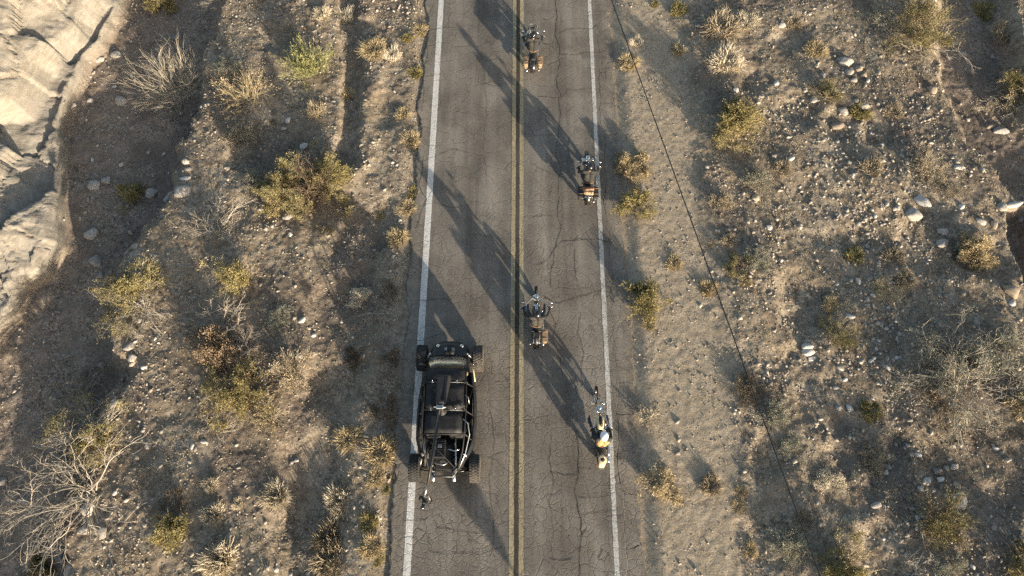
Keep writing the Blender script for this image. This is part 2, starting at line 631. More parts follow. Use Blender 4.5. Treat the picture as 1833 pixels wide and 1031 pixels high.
GULLY_BANK = pxl([(452, -120), (425, -40), (405, 0), (392, 70), (372, 150), (362, 200), (340, 260), (322, 330), (300, 390), (258, 430), (222, 480), (208, 540),
                  (220, 600), (243, 660), (230, 700), (198, 730), (178, 780), (176, 850), (150, 900), (138, 960), (128, 1040), (110, 1150), (60, 1400)])
BLUFF = pxl([(300, -140), (240, -40), (214, 30), (186, 82), (160, 105), (130, 158), (112, 225), (122, 330), (122, 440), (98, 490), (45, 520), (0, 600), (-40, 700), (-90, 800), (-200, 1000)], -.9)
BLUFF_TOP = pxl([(262, -60), (170, 20), (120, 60), (62, 120), (40, 190), (-30, 215), (-120, 240)], .3)
DITCH = pxl([(622, -60), (624, 0), (626, 60), (632, 110), (630, 160), (622, 220), (616, 290)])
SWALE = pxl([(655, 400), (612, 470), (600, 540), (612, 620), (590, 690), (562, 760), (556, 850), (548, 950), (535, 1031), (520, 1150)])
RGULLY = pxl([(1735, -90), (1742, 0), (1742, 70), (1752, 130), (1775, 190), (1800, 240), (1850, 300), (1920, 340)])
RGULLY2 = pxl([(1828, 385), (1838, 440), (1852, 500), (1880, 600)])
PITS = [(1672, 432, 1.5, .34), (1755, 455, 1.0, .25), (1350, 150, .7, .16), (1420, 200, 1.0, .22), (1500, 225, .8, .18), (1580, 245, .9, .2), (1420, 70, .9, .22),
        (1440, 540, 1.2, .25), (1580, 600, 1.0, .22), (1690, 560, 1.7, .32), (1480, 720, 1.2, .24), (1560, 790, 1.3, .26), (1640, 860, 1.7, .3), (1760, 820, 1.8, .3),
        (1520, 860, 1.2, .22), (1800, 960, 1.6, .26), (1590, 1000, 1.2, .22), (1390, 820, .8, .2), (1520, 430, .9, .2), (1440, 640, .9, .2),
        (480, 270, 1.3, .38), (490, 60, .9, .22), (690, 200, .7, .16), (660, 60, .6, .18)]
PITW = [(at(a, b), r, d) for a, b, r, d in PITS]


def zones(x, y):
    """terrain height and the masks (clay, shoulder, gully floor, darker soil)"""
    x, y = np.asarray(x, float), np.asarray(y, float)
    off = np.maximum(np.maximum(np.abs(x) - 30, 0), np.maximum(np.abs(y - 11) - 18, 0))
    fade = 1 - sst(0, 25, off)                                   # features end a little outside the view
    wx = x + .55 * fbm(x, y, .55, 3, .55, 3.1) + .22 * fbm(x, y, 2.0, 3, .5, 8.0)
    wy = y + .55 * fbm(x, y, .55, 3, .55, 41.0) + .22 * fbm(x, y, 2.0, 3, .5, 19.0)
    road = sst(4.75, 4.15, np.abs(x + .05 * fbm(x, y, .8, 2)))
    shl = sst(8.1, 6.9, wx) * sst(3.6, 4.4, x)                    # graded strip on the right
    rough = (1 - road) * (1 - .94 * shl) * (1 - .55 * sst(-8.0, -6.6, x) * sst(-4, -4.4, x))
    left_v = sst(-4.3, -5.2, x)
    h = rough * (.20 * fbm(x, y, .23, 2, .5, 5) + .10 * fbm(x, y, .62, 3, .5, 12) + .038 * fbm(x, y, 1.9, 3, .55, 31))
    h = h + (1 - road) * (1 - .6 * shl) * .02 * fbm(x, y, 5.5, 2, .5, 2)
    h = h + (1 - road) * (1 - .5 * shl) * .026 * fbm(x, y, 6.5, 2, .65, 7)
    h = h + (.03 + .12 * sst(12, 15, y)) * sst(7.0, 8.0, wx) + .05
    for (cx, cy), r, d in PITW:
        q = np.hypot(wx - cx, wy - cy)
        h = h - .75 * d * sst(r * 1.25, r * .55, q)
    # ditch beside the left shoulder, with the earth ridge it was cut from
    d, s, _ = poly_dist(wx * .55 + x * .45, wy, DITCH)
    h = h - .27 * sst(.58, .18, d) * fade + .14 * np.exp(-((s - .85) / .38) ** 2) * (d < 3) * fade * sst(26, 25, y)
    # swale along the left of the road
    d, s, t = poly_dist(wx * .6 + x * .4, wy, SWALE)
    h = h - .38 * sst(1.5, .5, d) * fade * (.8 + 1.3 * fbm(x, y, .45, 3, .5, 260))
    # gully on the left and the clay bluff behind it
    d, s, _ = poly_dist(wx, wy, GULLY_BANK)
    gl = sst(.1, 1.15, -s) * fade
    floor = -1.42 + .14 * fbm(x, y, .9, 4, .5, 50) + .03 * fbm(x, y, 4, 3)
    h = h * (1 - gl) + floor * gl
    bx, by = x + .42 * fbm(x, y, .5, 2, .5, 3.1), y + .42 * fbm(x, y, .5, 2, .5, 41.0)
    d, s, _ = poly_dist(bx, by, BLUFF)
    s = -s
    wet = sst(-.35, -.05, s) * sst(.5, .1, s)
    n1 = fbm(x * .8 + y * .5, y * .55 - x * .4, .5, 3, .5, 70)
    prof = .80 * sst(0, .30, s) + .70 * sst(.25, 2.8, s) + .20 * np.clip(s - 1.5, 0, 6)
    db, sb, _ = poly_dist(bx, by, BLUFF_TOP)
    prof = prof + .95 * sst(0, .55, -sb) * sst(.3, 1.0, s)
    up = sst(.12, .6, s)
    bh = prof + .5 * up * n1
    m = (s > 0) & (fade > 0)
    if m.any():
        X, Y = x[m], y[m]
        X2, Y2 = X + .35 * fbm(X, Y, 1.1, 4, .6, 3), Y + .35 * fbm(X, Y, 1.1, 4, .6, 13)
        c_, s_ = math.cos(.5), math.sin(.5)
        u, v = c_ * X2 + s_ * Y2, c_ * Y2 - s_ * X2
        low = sst(15.5, 13.5, Y + .4 * X + 7)                       # rougher, more broken rock lower down
        bh[m] += up[m] * (facet(u * .55, v * .42, .27, .36, 5) + (.2 + .8 * low) * facet(u * 1.9, v * 1.3, .06, .34, 77)
                          + (.25 + .75 * low) * facet(u * 4.6, v * 3.6, .022, .25, 33) + .03 * fbm(X, Y, 3.5, 4, .6, 33))
    h = h + bh * fade * (s > 0)
    clay = sst(.04, .25, s) * fade
    # gully on the right
    d, s, _ = poly_dist(wx * .75 + x * .25, wy, RGULLY)
    g2 = sst(1.95, 1.05, d) * fade
    d2, s2, _ = poly_dist(wx * .5 + x * .5, wy, RGULLY2)
    g3 = sst(.72, .4, d2) * fade
    h = h - .85 * g2 - .95 * g3
    h = h * (1 - road) + (-.045 - .02 * road) * road
    far = sst(60, 900, np.hypot(x, y))
    h = h + far * 14 * (fbm(x, y, .004, 4, .5, 4) + .1) * sst(10, 60, np.abs(x))
    gm = np.clip(np.maximum(gl * (1 - clay), np.maximum(g2, g3)), 0, 1)
    vn = np.clip(sst(.02, .3, fbm(x, y, .33, 3, .5, 60)) * (1 - shl) * (1 - road) * .8
                 + sst(11.5, 15, x) * sst(9.5, 4.5, y) * .6, 0, 1) * (1 - clay)  # noise patches, plus one fixed darker area at the lower right
    return h, clay, shl * (1 - clay), gm, vn


def hz(x, y):
    return float(zones(np.array([x]), np.array([y]))[0][0])


def on(px, py):
    """terrain point seen at a photograph pixel"""
    z = 0.0
    for _ in range(6):
        x, y = at(px, py, z)
        z = .5 * z + .5 * hz(x, y)
    return x, y, hz(x, y)


def pxm(py):
    """photograph pixels per metre across, at a row"""
    return (at(1000, py)[0] - at(900, py)[0]) and 100.0 / (at(1000, py)[0] - at(900, py)[0])


def make_ground():
    def axis(lo, hi, st, out, growth=1.16):
        core = np.arange(lo, hi + st * .5, st)
        a, s, v = [], st, hi
        while v < out:
            s *= growth
            v += s
            a.append(v)
        b, s, v = [], st, lo
        while v > -out:
            s *= growth
            v -= s
            b.append(v)
        return np.array(b[::-1] + list(core) + a)
    X = axis(-24.5, 24.5, .062, 2500)
    Y = axis(-1.5, 25.2, .056, 2500)
    xx, yy = np.meshgrid(X, Y, indexing='xy')
    h, clay, shl, gm, vn = zones(xx.ravel(), yy.ravel())
    V = np.stack([xx.ravel(), yy.ravel(), h], 1)
    nx, ny = len(X), len(Y)
    i = np.arange(nx - 1)[None, :] + nx * np.arange(ny - 1)[:, None]
    i = i.ravel()
    F = np.stack([i, i + 1, i + nx + 1, i + nx], 1)
    me = mesh_np('ground', V, F, M['ground'], smooth=True)
    ca = me.color_attributes.new('zone', 'FLOAT_COLOR', 'POINT')
    ca.data.foreach_set('color', np.stack([clay, shl, gm, vn], 1).astype(np.float32).ravel())
    o = link(bpy.data.objects.new('ground', me))
    o['kind'] = 'structure'


make_ground()


# ------------------------------------------------------------------ road
def make_road():
    rng = random.Random(4)
    ys = [-900, -400, -150, -60, -20, -6] + [round(-3 + .11 * k, 3) for k in range(270)] + [28, 34, 45, 70, 120, 250, 500, 1000, 2000]
    lo, hi = -3.0, 26.5
    vs, fs = [], []
    wl = wr = 0.0

    def redge(y):
        return 3.50 + .06 * math.sin(1.3 * y) + .045 * math.sin(3.1 * y + 1) + .02 * math.sin(8.3 * y)
    for y in ys:
        inside = lo <= y <= hi
        wl = .82 * wl + rng.uniform(-.045, .045)
        wr = .82 * wr + rng.uniform(-.03, .03)
        xl = -4.10 + (wl + .06 * math.sin(y * .9) + .05 * math.sin(y * 2.3 + 1) if inside else 0)
        xr = (redge(y) if inside else 4.10)
        for x, z in ((xl - .01, -.12), (xl, -.012), (xl + .05, 0), (-1.7, .012), (0, .02), (1.7, .012), (xr - .02, 0), (xr, -.008), (xr, -.12)):
            vs.append((x, y, z))
    n = 9
    for i in range(len(ys) - 1):
        for j in range(n - 1):
            a = i * n + j
            fs.append((a, a + 1, a + n + 1, a + n))
    mb = MB()
    mb.add(vs, fs)
    road = mb.build('road', M['asphalt'])
    road['kind'] = 'structure'

    def zr(x):
        return .02 * (1 - min(1, abs(x) / 3.45)) + .0

    def line(name, x0, x1, m, dz, jag, seed, label):
        r2 = random.Random(seed)
        pts = [-900, -200, -40] + [round(-3 + .16 * k, 3) for k in range(185)] + [40, 120, 500, 2000]
        v, f = [], []
        for y in pts:
            a, b = x0 + r2.uniform(-jag, jag), x1 + r2.uniform(-jag, jag)
            v += [(a, y, zr(a) + dz), (b, y, zr(b) + dz)]
        for i in range(len(pts) - 1):
            f.append((2 * i, 2 * i + 1, 2 * i + 3, 2 * i + 2))
        q = MB()
        q.add(v, f)
        o = q.build(name, m, road)
        o['label'] = label
    line('edge_line', -3.61, -3.37, M['white'], .006, .006, 1, 'wide white edge line')
    line('edge_line', 3.13, 3.29, M['white_worn'], .006, .012, 2, 'narrow worn white edge line')
    line('centre_line', -.245, -.085, M['yellow'], .006, .008, 3, 'faded yellow centre line')
    line('centre_line', .075, .235, M['yellow'], .006, .008, 4, 'faded yellow centre line')
    line('centre_strip', -.083, .073, M['black_paint'], .004, .004, 5, 'dark strip between the yellow lines')

    # broken slabs of the right edge, each a piece with open joints round it
    def joint(y):
        n, yy, out = 7, y, []
        sl = rng.uniform(-.12, .12)
        for k in range(n):
            yy += rng.uniform(-.055, .055)
            out.append(yy + sl * (k / (n - 1) - .5))
        return out
    y = -2.98
    j0 = joint(y)
    while y < 26.3:
        y1 = min(y + rng.choice((.5, .8, 1.0, 1.4, 1.9, 2.4)) * rng.uniform(.8, 1.2), 26.48)
        j1 = joint(y1)
        g = rng.uniform(.004, .020)
        gi = rng.uniform(.001, .006)
        n = 7
        e0 = 4.10 + rng.uniform(-.12, .08)

        def xx(k, yy):
            a = redge(yy) + gi
            return a + (e0 - a) * k / (n - 1)
        low = [(xx(k, j0[k]), j0[k] + g / 2) for k in range(n)]
        high = [(xx(k, j1[k]), j1[k] - g / 2) for k in range(n)]
        inner, outer = [], []
        m_ = 8
        for k in range(1, m_):
            t = k / m_
            ya = low[0][1] + (high[0][1] - low[0][1]) * t
            inner.append((redge(ya) + gi + rng.uniform(0, .012), ya))
            yb = low[-1][1] + (high[-1][1] - low[-1][1]) * t
            outer.append((e0 + .06 * math.sin(math.pi * t) + rng.uniform(-.04, .04), yb))
        out = low + outer + high[::-1] + inner[::-1]                # counter-clockwise from above
        z0, tx = rng.uniform(-.010, -.001), rng.uniform(-.012, .002)
        top = [(a, b, z0 + tx * (a - 3.8) * 2) for a, b in out]
        bot = [(a, b, -.12) for a, b in out]
        m = len(out)
        fs = [tuple(range(m)), tuple(range(2 * m - 1, m - 1, -1))]
        for k in range(m):
            k2 = (k + 1) % m
            fs.append((k, m + k, m + k2, k2))
        q = MB()
        q.add(top + bot, fs)
        q.build('asphalt_slab', M['asphalt'], road)
        y, j0 = y1, j1

    # the main open cracks, thin gaps filled with dirt, lying in the surface
    def crack(pts, w0, seed, zoff=.009):
        r2 = random.Random(seed)
        P = [Vector((*at(a, b), 0)) for a, b in pts]
        fine = []
        for i in range(len(P) - 1):
            nseg = max(3, int((P[i + 1] - P[i]).length / .11))
            for k in range(nseg):
                fine.append(P[i].lerp(P[i + 1], k / nseg))
        fine.append(P[-1])
        off = Vector((0, 0, 0))
        v, f = [], []
        for i, p in enumerate(fine):
            off = off * .8 + Vector((r2.uniform(-.035, .035), r2.uniform(-.035, .035), 0))
            t = (fine[min(i + 1, len(fine) - 1)] - fine[max(0, i - 1)]).normalized()
            s = Vector((-t.y, t.x, 0))
            w = w0 * r2.uniform(.35, 1.25) * .5
            a, b = p + off + s * w, p + off - s * w
            v += [(a.x, a.y, zr(a.x) + zoff), (b.x, b.y, zr(b.x) + zoff)]
        for i in range(len(fine) - 1):
            f.append((2 * i, 2 * i + 1, 2 * i + 3, 2 * i + 2))
        q = MB()
        q.add(v, f)
        q.build('crack', M['crack'], road)
    C = [
        ([(992, -20), (995, 30), (993, 60), (998, 85), (1001, 112), (996, 140), (1002, 162), (1005, 176)], .022),
        ([(993, 30), (984, 38), (968, 33), (964, 24), (970, 14)], .014),
        ([(1000, 62), (1014, 54), (1030, 52), (1058, 52), (1068, 46)], .02),
        ([(998, 92), (985, 82), (972, 80)], .016),
        ([(1001, 97), (1030, 98), (1050, 92), (1074, 94), (1090, 92)], .016),
        ([(962, 174), (985, 176), (1005, 176), (1012, 164), (1060, 160)], .015),
        ([(1000, 176), (1002, 210), (998, 250), (996, 275), (1001, 300), (1000, 350), (998, 385), (1003, 402)], .014),
        ([(938, 390), (965, 388), (990, 386)], .014),
        ([(958, 477), (984, 462), (1004, 432), (1034, 428), (1070, 427), (1098, 432)], .022),
        ([(1004, 402), (998, 420), (990, 458), (986, 485), (984, 515)], .02),
        ([(1030, 446), (1027, 480), (1031, 503)], .016),
        ([(975, 533), (1003, 545), (1020, 538), (1050, 528), (1075, 522)], .02),
        ([(985, 555), (996, 580), (994, 610), (1002, 640), (1010, 676)], .016),
        ([(1040, 560), (1036, 600), (1044, 640), (1040, 690)], .014),
        ([(985, 845), (1010, 850), (1030, 846), (1037, 838), (1062, 842)], .02),
        ([(1030, 770), (1034, 810), (1034, 850), (1029, 880), (1038, 925), (1042, 960), (1036, 1000), (1034, 1040)], .022),
        ([(985, 1000), (1006, 1003), (1022, 998)], .024),
        ([(988, 780), (984, 820), (990, 870), (984, 900), (990, 950), (985, 990)], .014),
        ([(1040, 922), (1065, 920), (1096, 914), (1106, 912)], .016),
        ([(1036, 892), (1070, 888), (1095, 888)], .014),
        ([(780, 945), (812, 948), (840, 953), (868, 952)], .018),
        ([(770, 988), (800, 990), (830, 985), (862, 990), (900, 982)], .014),
        ([(750, 288), (775, 282), (802, 272), (822, 270)], .014),
        ([(752, 50), (775, 52), (800, 48), (820, 50)], .012),
        ([(748, 137), (770, 138), (790, 132)], .012),
        ([(757, 370), (780, 366), (812, 370), (830, 366)], .012),
        ([(750, 536), (768, 534), (800, 536)], .012),
        ([(745, 610), (770, 606), (800, 600)], .012),
        ([(722, 930), (745, 928), (768, 925)], .016),
        ([(765, 40), (762, 70), (766, 100), (758, 130), (760, 170), (754, 200)], .016),
        ([(758, 280), (755, 310), (750, 330), (762, 360), (752, 385), (745, 410)], .02),
        ([(708, 905), (700, 935), (696, 960), (699, 985), (692, 1031)], .02),
        ([(868, 120), (870, 200), (866, 260), (872, 330)], .009),
        ([(880, 740), (884, 800), (878, 860), (886, 920), (880, 1000)], .012),
        ([(848, 420), (880, 424), (905, 430)], .010),
        ([(960, 300), (985, 312), (1000, 304)], .012),
    ]
    for k, (p, w) in enumerate(C):
        crack(p, w, k, .008 + .00015 * k)


make_road()

# ------------------------------------------------------------------ plants
class TubeSet:
    """many thin three-sided twigs gathered in one mesh"""
    def __init__(s):
        s.V, s.F, s.n = [], [], 0

    def add(s, P, r0, r1):
        P = np.asarray(P)
        k = len(P)
        T = np.gradient(P, axis=0)
        T /= np.linalg.norm(T, axis=1, keepdims=True) + 1e-9
        ref = np.array([.31, .2, .93]) if abs(T[0, 2]) < .8 else np.array([1., .1, .0])
        U = np.cross(T, ref)
        U /= np.linalg.norm(U, axis=1, keepdims=True) + 1e-9
        W = np.cross(T, U)
        r = np.linspace(r0, r1, k)[:, None]
        ring = [P + r * (U * math.cos(a) + W * math.sin(a)) for a in (0, 2.094, 4.189)]
        V = np.stack(ring, 1).reshape(-1, 3)
        i = np.arange(k - 1)[:, None] * 3
        j = np.arange(3)[None, :]
        a, b = i + j, i + (j + 1) % 3
        F = np.stack([a, b, b + 3, a + 3], -1).reshape(-1, 4) + s.n
        s.V.append(V)
        s.F.append(F)
        s.n += len(V)

    def mesh(s, name, m):
        return mesh_np(name, np.concatenate(s.V), np.concatenate(s.F), m, smooth=True)


def leaf_mesh(name, C, D, size, m, rng, aspect=.38):
    """small pointed leaves (quads) at C, pointing along D"""
    n = len(C)
    C, D = np.asarray(C), np.asarray(D)
    D = D + rng.normal(0, .55, (n, 3))
    D /= np.linalg.norm(D, axis=1, keepdims=True) + 1e-9
    S = np.cross(D, rng.normal(0, 1, (n, 3)))
    S /= np.linalg.norm(S, axis=1, keepdims=True) + 1e-9
    sz = (size * rng.uniform(.55, 1.35, n))[:, None]
    V = np.stack([C, C + D * sz * .5 + S * sz * aspect * .5, C + D * sz, C + D * sz * .5 - S * sz * aspect * .5], 1).reshape(-1, 3)
    F = np.arange(4 * n).reshape(n, 4)
    return mesh_np(name, V, F, m)


def grow(ts, rng, p, d, ln, r, depth, up, wig, kids, tips, spread=.7, nseg=5):
    P = [np.array(p, float)]
    d = np.array(d, float)
    d /= np.linalg.norm(d)
    for k in range(nseg):
        d = d + rng.normal(0, wig, 3) + np.array([0, 0, up])
        d /= np.linalg.norm(d)
        q = P[-1] + d * ln / nseg
        if q[2] < .03:
            q[2] = .03
            d[2] = abs(d[2])
        P.append(q)
        if depth <= 1:
            tips.append((q, d.copy()))
    ts.add(np.array(P), r, r * (.5 if depth else .3))
    if depth > 0:
        for k in range(kids[0] if len(kids) > 0 else 3):
            t = rng.uniform(.3, 1.0)
            i = min(nseg - 1, int(t * nseg))
            q = P[i] + (P[i + 1] - P[i]) * (t * nseg - i)
            ax = P[i + 1] - P[i]
            ax = ax / (np.linalg.norm(ax) + 1e-9)
            nd = ax + rng.normal(0, spread, 3) * .75
            grow(ts, rng, q, nd, ln * rng.uniform(.38, .66), r * .55, depth - 1, up, wig * 1.15, kids[1:], tips, spread, max(3, nseg - 1))


def bush_meshes(kind, rad, seed, bark, leaf, lean=None, dens=1.0):
    rng = np.random.RandomState(seed)
    ts, tips = TubeSet(), []
    leans = [np.array([*q, 0.0]) for q in (lean if isinstance(lean, list) else [lean or (0, 0)])]
    H = {'twig': .62, 'straw': .75, 'broom': .8, 'leafy': .72, 'sprawl': .42, 'cushion': .5}[kind] * rad

    def dirs(n, flat, fan=None):
        out = []
        for k in range(n):
            a = 2 * math.pi * (k + rng.uniform(-.4, .4)) / n
            e = rng.uniform(*flat)
            v = np.array([math.cos(a) * math.cos(e), math.sin(a) * math.cos(e), math.sin(e)]) + leans[k % len(leans)] * .9
            out.append(v / np.linalg.norm(v))
        return out
    # a: stem directions, then lengths and twigs by habit
    if kind == 'twig':
        for d in dirs(int(15 * dens), (.12, 1.1)):
            ln = rad * rng.uniform(.65, 1.12)
            grow(ts, rng, rng.normal(0, .05, 3) * [1, 1, 0] + [0, 0, .02], d, ln, .013 + .007 * rad, 3, .02, .16, (4, 4, 2), tips, .65)
    elif kind == 'sprawl':
        for d in dirs(int(13 * dens), (.08, .75)):
            ln = rad * rng.uniform(.7, 1.15)
            grow(ts, rng, rng.normal(0, .09, 3) * [1, 1, 0] + [0, 0, .03], d, ln, .015 + .008 * rad, 3, -.01, .17, (4, 4, 2), tips, .65, 8)
    elif kind == 'straw':
        for d in dirs(int(46 * dens), (.25, 1.35)):
            ln = rad * rng.uniform(.65, 1.05)
            grow(ts, rng, rng.normal(0, .08 + .07 * rad, 3) * [1, 1, 0] + [0, 0, .02], d, ln, .0145, 2, .01, .11, (5, 3), tips, .42)
    elif kind == 'broom':
        for d in dirs(int(60 * dens), (.4, 1.4)):
            ln = rad * rng.uniform(.65, 1.05)
            grow(ts, rng, rng.normal(0, .16, 3) * [1, 1, 0] + [0, 0, .02], d, ln, .013, 1, .05, .08, (4,), tips, .35)
    elif kind == 'leafy':
        for d in dirs(int(20 * dens), (.2, 1.3)):
            ln = rad * rng.uniform(.6, 1.0)
            grow(ts, rng, rng.normal(0, .10, 3) * [1, 1, 0] + [0, 0, .02], d, ln, .016, 2, .03, .16, (5, 4), tips, .7)
    elif kind == 'cushion':
        for d in dirs(int(34 * dens), (.15, 1.4)):
            ln = rad * rng.uniform(.7, .98)
            grow(ts, rng, rng.normal(0, .12 * rad, 3) * [1, 1, 0] + [0, 0, .02], d, ln, .009, 1, .0, .12, (6,), tips, .6)
    bm = ts.mesh('branches', bark)
    lm = None
    if leaf is not None:
        T = np.array([t[0] for t in tips])
        D = np.array([t[1] for t in tips])
        per = {'twig': .6, 'sprawl': 1.0, 'straw': .35, 'broom': 1.5, 'leafy': 4.6, 'cushion': 6.0}[kind]
        # leaves sit in clumps: some twigs carry many and some none
        w = np.clip(fbm(T[:, 0], T[:, 1], 1.6 / max(.4, rad), 3, .55, seed % 50) * 2.6 + .55, .0, 1.4)
        if kind == 'sprawl':
            w = np.clip(w - .35, 0, 1.4) * 1.6
        n = max(40, int(len(T) * per * dens))
        idx = rng.choice(len(T), n, p=w / w.sum())
        C = T[idx] + rng.normal(0, .035 + .02 * rad, (n, 3))
        C[:, 2] = np.maximum(C[:, 2], .02)
        lm = leaf_mesh('foliage', C, D[idx] + [0, 0, .25], {'twig': .055, 'sprawl': .07, 'straw': .075, 'broom': .17, 'leafy': .07, 'cushion': .05}[kind], leaf, rng, .16 if kind == 'broom' else .38)
    return bm, lm


def tuft_mesh(rad, seed, m, blades=420, h=.8, flat=(.05, 1.5), curl=.25, width=.011, lean=(0, 0)):
    rng = np.random.RandomState(seed)
    n = blades
    a = rng.uniform(0, 2 * math.pi, n)
    e = np.arcsin(rng.uniform(math.sin(flat[0]), math.sin(flat[1]), n))
    d = np.stack([np.cos(a) * np.cos(e) + lean[0], np.sin(a) * np.cos(e) + lean[1], np.sin(e) * h], 1)
    b = np.stack([np.cos(a), np.sin(a), np.zeros(n)], 1) * (rng.rand(n) ** .6 * rad * .75)[:, None]
    ln = rad * rng.uniform(.25, .72, n) * (1 + .25 * np.sin(a * 3 + seed))
    sd = np.cross(d, rng.normal(0, 1, (n, 3)))
    sd /= np.linalg.norm(sd, axis=1, keepdims=True)
    w = (width * rng.uniform(.6, 1.4, n))[:, None]
    mid = b + d * (ln * .55)[:, None] + rng.normal(0, .03 * rad + .006, (n, 3))
    dr = np.zeros((n, 3))
    dr[:, 2] = -curl * ln * rng.rand(n)
    tip = b + d * ln[:, None] + dr + rng.normal(0, .13 * rad, (n, 3))
    tip[:, 2] = np.maximum(tip[:, 2], .01)
    mid[:, 2] = np.maximum(mid[:, 2], .012)
    V = np.stack([b - sd * w, b + sd * w, mid + sd * w * .9, mid - sd * w * .9, tip + sd * w * .25, tip - sd * w * .25], 1).reshape(-1, 3)
    k = np.arange(n)[:, None] * 6
    F = np.concatenate([k + [0, 1, 2, 3], k + [3, 2, 4, 5]], 0)
    return mesh_np('tuft', V, F, m)


def shrub(px, py, rpx, kind, bark, leaf, label, cat='shrub', seed=0, lean=None, dens=1.0, group=None, rpx2=None, name=None, up=1.0):
    x, y, z = on(px, py)
    rad = rpx / pxm(py)
    bm, lm = bush_meshes(kind, rad, seed or int(px * 7 + py * 13) % 9973, M[bark], M[leaf] if leaf else None, lean, dens)
    root = thing(name or {'twig': 'dead_bush', 'sprawl': 'dead_bush', 'broom': 'broom_bush', 'cushion': 'low_shrub'}.get(kind, 'desert_shrub'), label, cat, (x, y, z - .03), 0, group)
    b = link(bpy.data.objects.new('branches', bm), root)
    b['kind'] = 'stuff'
    if lm:
        f = link(bpy.data.objects.new('foliage', lm), root)
        f['kind'] = 'stuff'
    root.scale = (1, (rpx2 / rpx) if rpx2 else 1, up * {'cushion': .62, 'sprawl': .55, 'twig': .7}.get(kind, .85))
    return root


